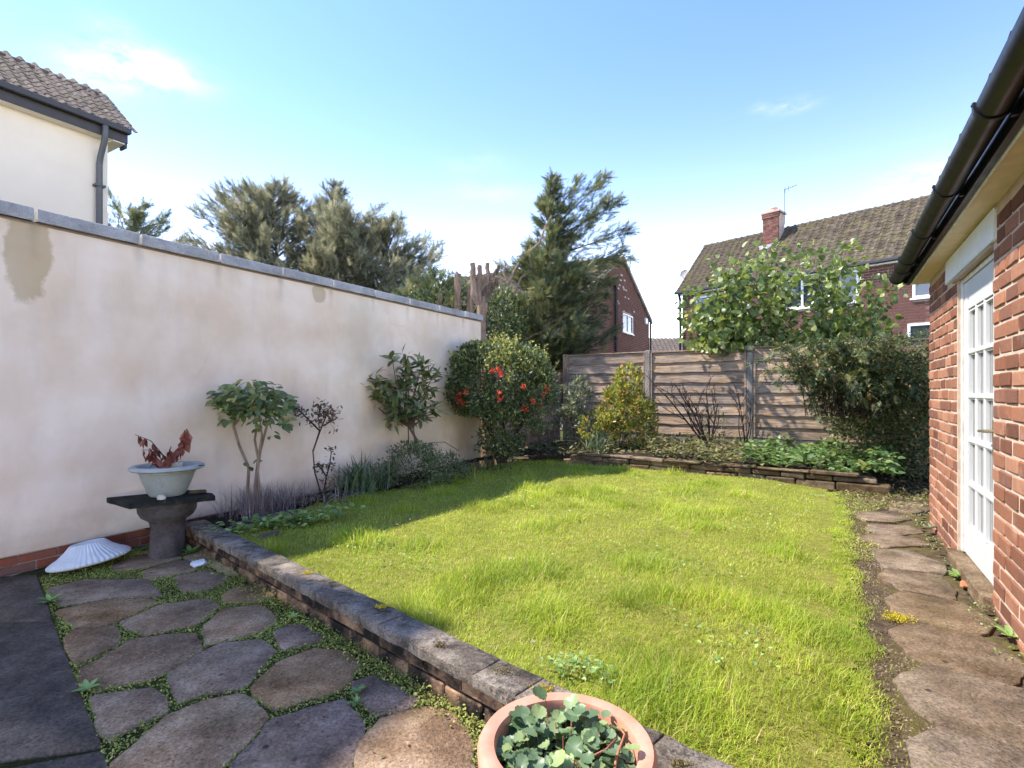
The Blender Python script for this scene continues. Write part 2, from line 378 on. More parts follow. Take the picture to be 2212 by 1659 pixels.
def stone_mat(name, cols, lich=.5, moss=.3, spots=True, grain=1.0, var=.0, *, blotch=0.0, sc=1.0, mosscol=(.10, .13, .03), dark=(.03, .028, .025), ob=True):
    t = NT(name); r = t.orand(); v = t.shift(t.pos(), r, 3.) if ob else t.pos()
    n = t.noise(v, 5 * sc, 7, .68); c = t.ramp(n, [(.28, cols[0]), (.48, cols[1]), (.68, cols[2])])
    g = t.noise(v, 75 * sc, 5, .75); c = t.hsv(c, .5, 1, t.rng_(g, .32, .68, 1 - .5 * grain, 1 + .5 * grain)); g2 = t.vor(v, 42 * sc); c = t.mix(t.rng_(g2, .12, .3, .45 * grain, 0), c, dark)
    if var: c = t.hsv(c, .5, t.rng_(r, 0, 1, 1.0, 1.35), t.rng_(t.math('FRACT', t.math('MULTIPLY', r, 7.31)), 0, 1, 1 - var, 1 + var))
    big = t.noise(v, 1.8 * sc, 4); c = t.hsv(c, .5, 1, t.rng_(big, .3, .7, .72, 1.2))
    if blotch: c = t.mix(t.rng_(t.noise(v, 8 * sc, 6, .72), .52, .62, 0, blotch), c, dark)
    if lich: c = t.mix(t.rng_(t.noise(v, 22 * sc, 5, .75), .60, .72, 0, lich), c, (.46, .43, .39))
    if spots: 
        d = t.vor(v, 5.5 * sc); c = t.mix(t.rng_(d, .045, .085, .85, 0), c, dark)
    if moss: c = t.mix(t.rng_(t.noise(t.pos(), 4.0, 6, .7), .55, .68, 0, moss), c, mosscol)
    h = t.math('ADD', t.math('MULTIPLY', n, 2.0), g)
    return t.bsdf(c, .92, t.bump(h, .9, .016), .2)
M['slab'] = stone_mat('patio_stone', [(.175, .112, .074), (.37, .255, .172), (.57, .425, .305)], .55, .25, True, 1.0, .2)
M['slab_brown'] = stone_mat('brown_patio_stone', [(.15, .095, .066), (.32, .215, .155), (.5, .36, .27)], .3, .25)
M['path_slab'] = stone_mat('path_stone', [(.10, .07, .047), (.215, .16, .112), (.34, .27, .2)], .4, .4, True, 1.0, .08, blotch=.35, mosscol=(.14, .13, .03))
M['concrete_flag'] = stone_mat('dark_concrete', [(.085, .064, .048), (.155, .118, .088), (.26, .2, .148)], .12, .1, False)
M['coping'] = stone_mat('lichen_coping', [(.08, .06, .046), (.22, .178, .14), (.40, .345, .285)], .95, .15, True, 1.0, sc=1.3, blotch=.7)
M['wall_coping'] = stone_mat('grey_wall_coping', [(.34, .31, .29), (.48, .45, .43), (.58, .56, .54)], .2, .05, False, .3)
M['bed_stone'] = stone_mat('bed_wall_stone', [(.06, .042, .028), (.155, .115, .078), (.29, .225, .16)], .3, .5, False, .8, .25)
M['post_conc'] = stone_mat('concrete_post', [(.2, .175, .14), (.3, .265, .225), (.4, .36, .31)], .3, .05, False, .5)
M['gravel_board'] = stone_mat('concrete_gravel_board', [(.2, .165, .12), (.3, .255, .19), (.40, .355, .285)], .3, .3, False, .6)
def lowbrick():
    t = NT('stained_low_wall_brick'); r = t.orand(); v = t.shift(t.pos(), r, 3.)
    n = t.noise(v, 4.5, 6, .7); c = t.ramp(n, [(.42, (.02, .018, .016)), (.49, (.09, .06, .042)), (.56, (.24, .145, .088)), (.72, (.46, .29, .17))])
    g = t.noise(v, 80, 4, .7); c = t.hsv(c, .5, 1, t.rng_(g, .3, .7, .7, 1.3))
    return t.bsdf(c, .92, t.bump(t.math('ADD', n, g), .6, .01), .15)
M['low_brick'] = lowbrick()
def soil_mat(name, a, b, c_, moss=0.0, mosscol=(.16, .16, .03)):
    t = NT(name); v = t.pos(); n = t.noise(v, 16, 7, .75); c = t.ramp(n, [(.3, a), (.5, b), (.7, c_)])
    g = t.noise(v, 150, 3, .7); c = t.hsv(c, .5, 1, t.rng_(g, .3, .7, .6, 1.4))
    if moss: c = t.mix(t.rng_(t.noise(v, 2.2, 6, .7), .45, .62, 0, moss), c, mosscol)
    return t.bsdf(c, .95, t.bump(t.math('ADD', n, g), 1.0, .02), .1)
M['soil'] = soil_mat('brown_soil', (.055, .038, .026), (.13, .09, .06), (.24, .18, .12), .6, (.2, .18, .04))
M['bed_soil'] = soil_mat('dark_bed_soil', (.02, .015, .011), (.05, .038, .028), (.1, .075, .055), .2, (.05, .06, .015))
M['moss_soil'] = soil_mat('mossy_joint_soil', (.03, .03, .014), (.07, .07, .022), (.13, .125, .04), .6, (.15, .17, .035))
M['turf'] = soil_mat('turf_base', (.17, .17, .03), (.3, .29, .06), (.42, .38, .12), .4, (.28, .34, .04))
M['ground'] = soil_mat('rough_ground', (.05, .06, .02), (.08, .1, .03), (.12, .13, .05))
M['white_paint'] = simple('white_gloss_paint', (.62, .62, .61), .35, .4, .05, 9, .1, 50)
M['old_white'] = simple('flaking_white_paint', (.66, .64, .58), .6, .25, .22, 14, .5, 40)
M['lintel'] = simple('painted_lintel', (.74, .75, .72), .7, .2, .08, 10, .3, 60)
M['cream_soffit'] = simple('cream_soffit_paint', (.72, .59, .49), .6, .25, .14, 9, .4, 30)
M['black_pvc'] = simple('black_plastic', (.009, .009, .010), .38, .35, .2, 8, .03, 40)
M['dark_fascia'] = simple('dark_brown_fascia', (.05, .046, .048), .5, .35, .2, 8, .2, 40)
M['grey_pipe'] = simple('dark_grey_pipe', (.085, .09, .10), .4, .4, .15, 8, .1, 40)
M['white_render'] = simple('white_house_render', (.74, .65, .53), .9, .15, .06, 1.3, .3, 60)
M['white_soffit'] = simple('white_soffit', (.8, .75, .66), .6, .2, .04, 3, .1, 30)
M['pvc'] = simple('white_window_frame', (.82, .83, .84), .35, .4, .03, 5, .05, 30)
def glass(name, col, rough=.04):
    t = NT(name); return t.bsdf(col, rough, t.bump(t.noise(t.pos(), 3, 2), .03, .02), 1.0)
M['glass'] = glass('window_glass', (.03, .04, .05))
def curtain_glass():
    t = NT('door_glass_with_net'); v = t.mapv(t.obj(), (40, 40, 1.5)); n = t.noise(v, 1.6, 3); c = t.ramp(n, [(.3, (.09, .09, .095)), (.5, (.2, .2, .2)), (.7, (.33, .33, .32))])
    return t.bsdf(c, .12, None, .7)
M['door_glass'] = curtain_glass()
M['brass'] = simple('dull_brass', (.45, .38, .26), .4, .5, .2, 20, .1, 60, .8)
M['chrome'] = simple('grey_metal', (.4, .4, .4), .35, .5, .1, 10, .05, 60, .9)
def potmat(name, col, dirt):
    t = NT(name); v = t.obj(); n = t.noise(v, 7, 6, .65); c = t.hsv(t.mix(1.0, col, (1, 1, 1), 'MULTIPLY'), .5, t.rng_(n, .3, .7, 1.08, .86), t.rng_(n, .3, .7, .88, 1.1))
    d = t.noise(t.mapv(v, (14, 14, 3)), 1.2, 5, .7); c = t.mix(t.rng_(d, .56, .72, 0, .45), c, dirt); s = t.noise(v, 60, 4, .7); c = t.mix(t.rng_(s, .62, .72, 0, .3), c, dirt)
    return t.bsdf(c, t.rng_(n, .3, .7, .45, .65), t.bump(t.noise(v, 90, 4), .15, .004), .3)
M['terracotta'] = potmat('terracotta_plastic', (.62, .27, .175), (.55, .38, .28))
M['grey_pot'] = potmat('grey_green_plastic', (.36, .375, .345), (.24, .23, .19))
M['pedestal'] = stone_mat('dark_stoneware', [(.055, .045, .042), (.12, .1, .095), (.2, .17, .165)], .35, .25, False, .5, sc=1.5, mosscol=(.06, .07, .03))
M['slate'] = stone_mat('black_slate', [(.012, .012, .011), (.03, .03, .026), (.075, .07, .055)], .2, .5, False, .5, sc=1.5, mosscol=(.07, .075, .03))
M['white_stone'] = simple('white_cast_stone', (.62, .64, .66), .7, .25, .12, 16, .4, 50)
M['pebble'] = simple('pale_pebble', (.6, .55, .46), .8, .2, .3, 40, .5, 90)
M['fragment'] = simple('brick_fragment', (.5, .16, .08), .85, .15, .2, 20, .5, 90)
M['compost'] = soil_mat('compost', (.02, .014, .01), (.05, .035, .025), (.1, .075, .05))
def bark(name, cols, sc=(8, 8, 1.4)):
    t = NT(name); n = t.noise(t.mapv(t.pos(), sc), 3.0, 6, .7); c = t.ramp(n, [(.3, cols[0]), (.5, cols[1]), (.7, cols[2])]); return t.bsdf(c, .9, t.bump(n, .6, .012), .15)
M['bark'] = bark('brown_bark', [(.05, .035, .025), (.13, .095, .07), (.22, .17, .13)])
M['bark_pale'] = bark('pale_bark', [(.14, .09, .06), (.28, .195, .14), (.42, .31, .23)])
M['bark_dark'] = bark('dark_twig', [(.02, .014, .012), (.05, .035, .03), (.10, .075, .06)])
M['bark_red'] = bark('reddish_stem', [(.25, .08, .04), (.4, .16, .09), (.5, .24, .14)])
G = leaf_mat
M['lf_grass'] = None
M['lf_moss'] = G('moss_leaf', [(0, (.13, .16, .035)), (.5, (.24, .27, .065)), (.85, (.38, .40, .12)), (1, (.20, .15, .05))], .3, .6, .2)
M['lf_cammass'] = G('camellia_leaf_mass', [(0, (.05, .08, .025)), (.5, (.09, .13, .045)), (1, (.16, .19, .07))], .25, .35, .45)
M['lf_laumass'] = G('laurel_leaf_mass', [(0, (.035, .05, .018)), (.5, (.075, .1, .035)), (1, (.14, .15, .06))], .25, .35, .45, gain=1.9)
M['lf_camellia'] = G('camellia_leaf', [(0, (.06, .09, .03)), (.4, (.10, .14, .05)), (.8, (.17, .2, .075)), (1, (.3, .28, .08))], .25, .35, .45, obj=True)
M['lf_laurel'] = G('laurel_leaf', [(0, (.035, .05, .018)), (.5, (.075, .1, .035)), (.85, (.15, .16, .06)), (1, (.20, .12, .06))], .25, .35, .45, obj=True, gain=1.9)
M['lf_potmass'] = G('pot_plant_under_leaf', [(0, (.06, .10, .045)), (.6, (.10, .15, .07)), (1, (.2, .26, .12))], .3, .4, .4)
M['lf_pot'] = G('pot_plant_leaf', [(0, (.07, .12, .05)), (.5, (.10, .15, .075)), (.85, (.17, .23, .12)), (1, (.24, .30, .12))], .3, .4, .4, obj=True)
M['lf_tree'] = G('broad_tree_leaf', [(0, (.05, .075, .022)), (.45, (.10, .14, .035)), (.8, (.19, .23, .06)), (1, (.40, .42, .24))], .45, .35, .5, obj=True)
M['lf_tree2'] = G('broad_tree_leaf_mass', [(0, (.045, .07, .02)), (.45, (.09, .13, .035)), (.8, (.17, .21, .055)), (1, (.36, .38, .16))], .45, .35, .5)
M['lf_dead'] = G('dead_leaf', [(0, (.09, .025, .018)), (.5, (.17, .055, .04)), (1, (.26, .11, .075))], .2, .7, .2, 1.0, 1.1, obj=True)
M['lf_conifer'] = G('conifer_spray', [(0, (.022, .03, .018)), (.4, (.045, .058, .03)), (.8, (.09, .098, .045)), (1, (.17, .15, .07))], .3, .6, .25, gain=2.5)
M['lf_conifer2'] = G('olive_conifer_spray', [(0, (.05, .052, .035)), (.4, (.088, .09, .058)), (.8, (.135, .135, .085)), (1, (.18, .165, .11))], .4, .65, .2, gain=2.4)
M['lf_bush'] = G('evergreen_bush_leaf', [(0, (.025, .042, .02)), (.5, (.055, .078, .032)), (.85, (.11, .13, .05)), (1, (.22, .22, .08))], .28, .38, .45, gain=1.9)
M['lf_bushtop'] = G('tip_and_sunlit_top_leaf', [(0, (.14, .16, .04)), (.5, (.26, .27, .08)), (1, (.42, .40, .16))], .4, .45, .3)
M['lf_pieris'] = G('golden_pieris_leaf', [(0, (.07, .11, .025)), (.35, (.14, .18, .04)), (.65, (.25, .25, .06)), (.88, (.42, .34, .10)), (1, (.5, .27, .13))], .4, .45, .3)
M['lf_flower'] = G('red_flower', [(0, (.62, .045, .02)), (.6, (.75, .10, .045)), (1, (.7, .2, .14))], .35, .5, .2)
M['lf_coton'] = G('cotoneaster_leaf', [(0, (.016, .028, .015)), (.5, (.045, .065, .022)), (.85, (.105, .12, .042)), (1, (.22, .15, .075))], .25, .5, .35, gain=2.0)
M['lf_ivy'] = G('ground_ivy_leaf', [(0, (.04, .075, .025)), (.5, (.09, .15, .045)), (.85, (.15, .22, .08)), (1, (.2, .2, .06))], .3, .4, .4)
M['lf_litter'] = G('dry_ground_leaf', [(0, (.07, .05, .03)), (.4, (.13, .10, .05)), (.75, (.15, .15, .055)), (1, (.3, .22, .13))], .25, .6, .2)
M['lf_grey'] = G('grey_green_leaf', [(0, (.07, .085, .05)), (.5, (.13, .15, .085)), (1, (.24, .25, .14))], .3, .5, .3)
M['lf_rose'] = G('dark_rose_leaf', [(0, (.035, .025, .022)), (.5, (.065, .055, .035)), (.85, (.12, .05, .04)), (1, (.09, .11, .045))], .25, .4, .4, gain=2.2)
M['lf_strap'] = G('strap_leaf', [(0, (.035, .06, .03)), (.5, (.07, .105, .055)), (.85, (.13, .17, .09)), (1, (.3, .27, .16))], .25, .4, .35)
M['lf_lav'] = G('dry_lavender', [(0, (.09, .07, .075)), (.5, (.17, .14, .14)), (1, (.27, .22, .2))], .2, .7, .2)
M['lf_weed'] = G('fresh_weed_leaf', [(0, (.10, .17, .05)), (.5, (.18, .27, .09)), (1, (.30, .38, .13))], .35, .45, .3)
M['lf_box'] = G('low_evergreen_leaf', [(0, (.035, .05, .025)), (.5, (.075, .1, .045)), (.85, (.13, .16, .08)), (1, (.2, .22, .12))], .28, .5, .35)
M['lf_bedmix'] = G('mixed_bed_leaf', [(0, (.05, .045, .022)), (.3, (.09, .10, .035)), (.6, (.13, .14, .045)), (.85, (.16, .12, .06)), (1, (.26, .2, .12))], .25, .5, .3)
M['lf_fallen'] = G('fallen_leaf', [(0, (.16, .10, .05)), (.5, (.3, .24, .13)), (1, (.5, .47, .34))], .2, .6, .2, gain=1.0)
M['lf_crumb'] = G('soil_crumb', [(0, (.05, .035, .022)), (.5, (.11, .078, .052)), (.85, (.19, .145, .10)), (1, (.24, .19, .135))], 0, .95, .1, gain=1.0)
M['yellow_moss'] = G('yellow_moss', [(0, (.25, .22, .02)), (.5, (.42, .36, .03)), (1, (.5, .42, .06))], .2, .8, .1)
def grass_mat():
    t = NT('grass_blade'); f = t.attr(); c = t.ramp(f, [(0, (.22, .33, .024)), (.3, (.29, .42, .03)), (.6, (.36, .49, .045)), (.86, (.5, .57, .08)), (.93, (.66, .58, .2)), (1, (.7, .6, .28))])
    b = t.noise(t.pos(), 1.3, 5, .65); y = t.noise(t.pos(), 2.7, 4); c = t.mix(t.rng_(b, .40, .68, 0, .5), c, t.hsv(c, .465, .95, 1.35)); c = t.hsv(c, .5, 1, t.rng_(y, .3, .7, .75, 1.2)); w2 = t.noise(t.pos(), 5.5, 5, .7); c = t.mix(t.rng_(w2, .60, .74, 0, .4), c, (.46, .40, .12)); w3 = t.noise(t.shift(t.pos(), t.math('ADD', 0.0, 3.7), 1.0), 1.7, 4); c = t.mix(t.rng_(w3, .56, .7, 0, .35), c, (.2, .36, .03))
    return t.bsdf(c, .5, None, .3, 0, .5, t.hsv(c, .485, .98, 1.35))
M['lf_grass'] = grass_mat()

# ------------------------------------------------------------------ plan of the garden
WDIR = np.array((.484, .875)); W0 = np.array((-3.48, 3.59)); W_END = 6.10          # left wall line, metres along it
RDIR = np.array((.8155, -.579)); P2F = np.array((2.756, 10.65))                    # back fence line
HDIR = np.array((-.520, -.854)); HC = np.array((4.01, 5.07))                       # right-hand house: far corner, direction towards the camera
CDIR = np.array((.738, -.674)); C0 = np.array((-1.062, 2.87)); CN = np.array((.674, .738))   # coping line and its normal towards the lawn
COP_Z = .17
WALL_STAINS_GLOW = [(.15, 2.26, .13, .36, (.60, .45, .28), .85, .09), (2.70, 2.37, .09, .11, (.60, .46, .30), .8, .08), (3.4, 2.0, .35, .5, (.5, .47, .38), .3, .6),
               (4.6, .75, .9, .5, (.46, .35, .2), .5, .6), (5.8, .6, .5, .7, (.5, .38, .22), .5, .6), (1.6, .9, .8, .35, (.52, .45, .38), .3, .7), (5.0, 1.9, .5, .3, (.56, .52, .44), .4, .6)]  # tan patches low at the far end: bounced sunlight painted into the colour
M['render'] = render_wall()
rzof = lambda d: math.atan2(d[1], d[0])
def wl(s, off=0.0): return W0 + WDIR * s + np.array((.875, -.484)) * off          # point along the left wall, off metres into the garden

# ------------------------------------------------------------------ ground
m = MB(); m.add([(-600, -600, -.14), (600, -600, -.14), (600, 900, -.14), (-600, 900, -.14)], [(0, 1, 2, 3)])
tag(m.build('ground', M['ground']), kind='structure')
def sheet(name, poly, zf, mat, step=.12, kind='structure', jit=.01, parent=None):
    poly = np.array([p[:2] for p in poly]); lo, hi = poly.min(0), poly.max(0)
    nx, ny = [max(2, int((hi[i] - lo[i]) / step) + 2) for i in (0, 1)]
    X, Y = np.meshgrid(np.linspace(lo[0], hi[0], nx), np.linspace(lo[1], hi[1], ny)); P = np.stack((X.ravel(), Y.ravel()), 1)
    Z = np.array([zf(*p) for p in P]) + rng.uniform(-jit, jit, len(P))
    I = np.arange(nx * ny).reshape(ny, nx); q = np.stack((I[:-1, :-1], I[:-1, 1:], I[1:, 1:], I[1:, :-1]), -1).reshape(-1, 4)
    q = q[inpoly(P[q].mean(1), poly)]
    used, inv = np.unique(q, return_inverse=True); q = inv.reshape(-1, 4)
    me = bpy.data.meshes.new(name); me.from_pydata(np.column_stack((P, Z))[used].tolist(), [], q.tolist()); me.materials.append(mat)
    me.polygons.foreach_set('use_smooth', [True] * len(me.polygons)); me.update()
    o = link(name, me, parent); tag(o, kind=kind); return o
soil_poly = [(-7, -2), (8, -2), (9.5, 9), (3, 13), (-1, 13), wl(6.2, -.1), wl(-6, -.1)]
sheet('soil', soil_poly, lambda x, y: -.022, M['soil'], .1, jit=.006)
# patio base: mossy joints
cop_a = C0 - CDIR * 2.5; cop_b = C0 + CDIR * 4.0
patio_poly = [wl(-6, -.05), wl(.75, -.05), C0 - CDIR * 2.15, cop_b, (2, -2), (-7, -2)]
sheet('patio', patio_poly, lambda x, y: -.012, M['moss_soil'], .1, jit=.003)

# lawn
LAWN = [C0 - CDIR * 1.95 + CN * .15, C0 + CDIR * 3.6 + CN * .15] + [gp(u, v, .02)[:2] for u, v in ((1895, 1760), (1868, 1659), (1848, 1500), (1840, 1330), (1818, 1180), (1818, 1100), (1795, 1060), (1770, 1047))] + \
       [gp(u, v, .06)[:2] for u, v in ((1590, 1025), (1500, 1018), (1300, 1005), (1200, 995), (1100, 998), (1010, 1012), (860, 1058), (740, 1080), (640, 1110), (570, 1140))]
LAWN = np.array([p + np.array((.035 * math.sin(p[1] * 5.3) + .022 * math.sin(p[1] * 13.1 + 1), 0)) for i_, p in enumerate(rough_poly(LAWN, .10, .006))]); R_EDGE = [gp(u, v, .02)[:2] for u, v in ((1895, 1760), (1868, 1659), (1848, 1500), (1840, 1330), (1818, 1180), (1818, 1100), (1795, 1060))]
def seg_dist(P, a, b):
    a, b = np.array(a), np.array(b); d = b - a; t = np.clip(((P - a) @ d) / (d @ d), 0, 1); return np.linalg.norm(P - (a + t[..., None] * d), axis=-1)
def lawn_z(P):
    P = np.atleast_2d(P); dc = (P - C0) @ CN
    z = .125 - .065 * np.clip(dc / 3.0, 0, 1)
    dr = np.min([seg_dist(P, R_EDGE[i], R_EDGE[i + 1]) for i in range(len(R_EDGE) - 1)], axis=0)
    return z * np.clip(dr / .7, .0, 1) + .012 * np.sin(P[:, 0] * 3.1 + 1) * np.sin(P[:, 1] * 2.3)
sheet('lawn', LAWN, lambda x, y: float(lawn_z((x, y))[0]), M['turf'], .07, jit=.006)

# beds
left_bed = [C0 - CDIR * 2.1 + CN * .15, gp(570, 1140, .06)[:2], gp(640, 1110, .06)[:2], gp(740, 1080, .06)[:2], gp(860, 1058, .06)[:2], gp(1010, 1012, .06)[:2], gp(1100, 998, .06)[:2], gp(1205, 992, .06)[:2], (1.3, 11.6), wl(9.2, -.02), wl(.9, -.02)]
sheet('bed_soil', left_bed, lambda x, y: .11 + .05 * min(1, max(0, (y - 7) / 2)), M['bed_soil'], .08, jit=.02)
BW_A = np.array((1.02, 9.04)); BW_L = 4.05                                          # back bed wall start, length along RDIR
RN = np.array((.579, .8155))
back_bed = [BW_A + RN * .06, BW_A + RDIR * BW_L + RN * .06, BW_A + RDIR * (BW_L + 3.2) + RN * .3, BW_A + RDIR * (BW_L + 3.2) + RN * 2.3, BW_A + RN * 2.32]
sheet('bed_soil', back_bed, lambda x, y: .22 - .23 * max(0, min(1, ((x - BW_A[0]) * RDIR[0] + (y - BW_A[1]) * RDIR[1] - BW_L + .45) / .8)), M['bed_soil'], .1, jit=.03)

# ------------------------------------------------------------------ patio slabs, digitised from the photograph and laid on the ground
Z8 = lambda x, y: (x / 2.149 / 1.8517, (2300 + y / 2.149) / 1.8517)
Z6 = lambda x, y: ((800 + x / 2.011) / 1.8517, (2300 + y / 2.011) / 1.8517)
Z5 = lambda x, y: ((800 + x / 1.843) / 1.8517, (2000 + y / 1.843) / 1.8517)
Z7 = lambda x, y: ((3200 + x / 1.548) / 1.8517, (2000 + y / 1.548) / 1.8517)
NV = lambda x, y: (x / 1.8517, y / 1.8517)
SL = [
 ('slab', Z8, [(640,470),(990,450),(1030,560),(1010,590),(660,770),(570,570)]),
 ('slab', Z8, [(690,810),(850,735),(1130,550),(1660,500),(1720,640),(1440,820),(1300,880),(820,980),(690,900)]),
 ('slab', Z8, [(1060,390),(1390,250),(1760,200),(1880,260),(1650,430),(1240,510),(1060,430)]),
 ('slab', Z8, [(500,300),(900,215),(1320,205),(1330,240),(1040,370),(960,420),(640,450)]),
 ('slab', Z8, [(400,110),(700,40),(1250,30),(1390,180),(900,195),(540,250)]),
 ('slab', Z8, [(800,1030),(1270,970),(1390,1060),(1410,1170),(940,1390),(840,1250)]),
 ('slab', NV, [(672,2690),(812,2600),(889,2570),(1034,2556),(1092,2590),(1080,2620),(999,2720),(979,2740),(800,2770),(728,2795),(690,2747)]),
 ('slab', Z6, [(640,690),(940,580),(1190,620),(1270,710),(1200,850),(1100,920),(620,1060),(470,980),(430,880)]),
 ('slab', Z6, [(40,400),(190,265),(480,235),(600,320),(590,380),(460,455),(60,545),(45,480)]),
 ('slab_brown', Z6, [(620,450),(800,400),(960,480),(970,520),(700,590),(640,540)]),
 ('slab_brown', Z6, [(1250,850),(1400,810),(1620,920),(1740,990),(1700,1050),(1420,1110),(1350,1050),(1240,920)]),
 ('slab_brown', Z6, [(580,1160),(1140,1010),(1190,1050),(1320,1190),(1230,1460),(1130,1900),(60,1900),(240,1560)]),
 ('slab', NV, [(660,2870),(800,2812),(960,2776),(1034,2829),(1062,2860),(1009,2931),(880,3060),(800,3230),(430,3230),(455,3050)]),
 ('slab', Z6, [(1380,1240),(1480,1150),(1830,1060),(1980,1090),(2150,1270),(2200,1552),(2180,1900),(1180,1900),(1260,1540),(1300,1330)]),
 ('slab', Z5, [(170,705),(260,650),(480,635),(560,690),(440,738),(200,752)]),
 ('slab', Z5, [(-180,560),(60,520),(230,570),(60,660),(-120,670)]),
 ('slab', Z5, [(-420,520),(-150,440),(40,470),(-60,510),(-260,560),(-400,590)]),
 ('slab', Z5, [(-120,420),(60,350),(250,420),(330,520),(250,545),(60,470)]),
 ('slab', Z5, [(-640,470),(-420,400),(-160,395),(-150,425),(-420,500),(-610,520)]),
 ('slab', Z5, [(-420,380),(-250,320),(0,310),(30,345),(-140,385)]),
 ('slab_brown', Z5, [(20,300),(110,260),(300,400),(300,430),(240,400),(80,340)]),
]
def grow(p, d):
    p = [np.array(a[:2], float) for a in p]; n = len(p); ar = sum(p[i][0]*p[(i+1)%n][1]-p[(i+1)%n][0]*p[i][1] for i in range(n)); s_ = 1 if ar > 0 else -1; o = []
    for i in range(n):
        e = p[(i+1) % n] - p[i-1]; q = np.array((e[1], -e[0])) * s_; o.append(p[i] + q / (np.linalg.norm(q) + 1e-9) * d)
    return o
slab_polys = []
patio_obj = bpy.data.objects['patio']
for i, (k, fn, pts) in enumerate(SL):
    poly = [gp(*fn(x, y), 0)[:2] for x, y in pts]
    poly = grow(rough_poly(chaikin(poly, 1, .06), .05, .008), .013); slab_polys.append(np.array(poly))
    m = MB(); m.slab(poly, random.uniform(-.004, .006), .05, .007, .01)
    o = m.build('paving_slab', M[k], patio_obj); soft_angle(o, 50)
# concrete flags along the left edge of the patio
fe = [gp(*Z8(340, 40), 0)[:2], gp(*Z8(560, 590), 0)[:2], gp(*Z8(700, 950), 0)[:2], gp(*Z8(930, 1480), 0)[:2], gp(*Z8(1090, 1860), 0)[:2]]
def fl(t):
    k = min(int(t), 3); return fe[k] + (fe[k + 1] - fe[k]) * (t - k)
cuts = [(-.12, np.array((-3.62, 3.47))), (.72, np.array((-3.9, 2.85))), (3.0, np.array((-2.8, 1.35))), (4.0, np.array((-2.4, .9)))]
for i in range(3):
    (t0, a), (t1, b) = cuts[i], cuts[i + 1]
    poly = [fl(t0) + (a - fl(t0)) * .01, fl(t1) + (b - fl(t1)) * .01 + (fl(t0) - fl(t1)) * .012] + [b + (a - b) * .012 + (a - fl(t0)) * .5, a + (a - fl(t0)) * .5]
    poly = rough_poly(poly, .12, .003); slab_polys.append(np.array(poly))
    m = MB(); m.slab(poly, .002 - .003 * i, .05, .008, .002); o = m.build('concrete_flag', M['concrete_flag'], patio_obj); soft_angle(o, 50)

# path slabs beside the house
PATH = sheet('path', [gp(1860, 1700, 0)[:2], gp(1830, 1330, 0)[:2], gp(1800, 1070, 0)[:2], gp(2010, 1075, 0)[:2], HC + HDIR * 0 + np.array((-.1, 0)), HC + HDIR * 3.6, (2.0, 1.0)], lambda x, y: -.012, M['soil'], .08, jit=.006)
PS = [[(560,810),(690,760),(840,790),(1130,850),(1310,960),(1400,1040),(1300,1150),(1180,1130),(780,1010),(690,960)],
 [(600,1110),(790,1030),(1387,1190),(1580,1250),(1480,1545),(1387,1540),(880,1390),(700,1290)],
 [(690,1500),(870,1410),(1387,1560),(1520,1600),(1540,1800),(740,1760)],
 [(530,610),(640,575),(790,600),(1000,640),(1210,770),(1120,838),(700,748),(590,690)],
 [(480,480),(540,430),(860,472),(960,560),(950,612),(640,556)],
 [(430,305),(690,320),(880,400),(900,458),(520,415)],
 [(340,230),(490,200),(720,240),(800,280),(520,290)],
 [(430,150),(680,160),(760,198),(600,215),(420,190)],
 [(330,80),(470,75),(690,118),(560,138),(400,130)], [(560,20),(720,15),(820,55),(700,85),(560,60)]]
path_polys = []
for pts in PS:
    poly = grow(rough_poly(chaikin([gp(*Z7(x, y), 0)[:2] for x, y in pts], 1, .05), .05, .008), .012); path_polys.append(np.array(poly))
    m = MB(); m.slab(poly, random.uniform(.002, .010), .05, .006, .012); o = m.build('paving_slab', M['path_slab'], PATH); soft_angle(o, 50)

# ------------------------------------------------------------------ low retaining wall between patio and lawn
rw = empty('retaining_wall', (*C0, 0), rzof(CDIR)); tag(rw, 'low stained brick retaining wall with lichen covered coping stones along the lawn', 'low wall')
m = MB(); m.box((-2.25, .03, -.1), (4.0, .135, .118)); m.build('wall_core', M['low_brick'], rw)
x = -2.25; row = 0
for row, (z0, z1) in enumerate(((-.06, .045), (.053, .116))):
    x = -2.25 - .11 * row
    while x < 4.0:
        L = .235 * random.uniform(.93, 1.07); mm = MB(); mm.bbox((0, 0, 0), (L - .008, .1, z1 - z0), .006, .0025)
        link('brick', mm.mesh('brick', M['low_brick']), rw, (x, .014 + random.uniform(-.003, .003), z0)); x += L
x = -2.25
cuts = [-2.25, -1.72, -1.18, -.6, 0.005, .60, 1.245, 1.46, 1.95, 2.55, 3.2, 4.0]
for a, b in zip(cuts[:-1], cuts[1:]):
    poly = rough_poly([(a + .002, -.012), (b - .002, -.012), (b - .002, .152), (a + .002, .152)], .045, .005)
    mm = MB(); mm.slab(poly, COP_Z - .118 + random.uniform(-.002, .003), COP_Z - .122, .006, .003)
    o = mm.build('coping_stone', M['coping'], rw, loc=(0, 0, .118)); soft_angle(o, 50)

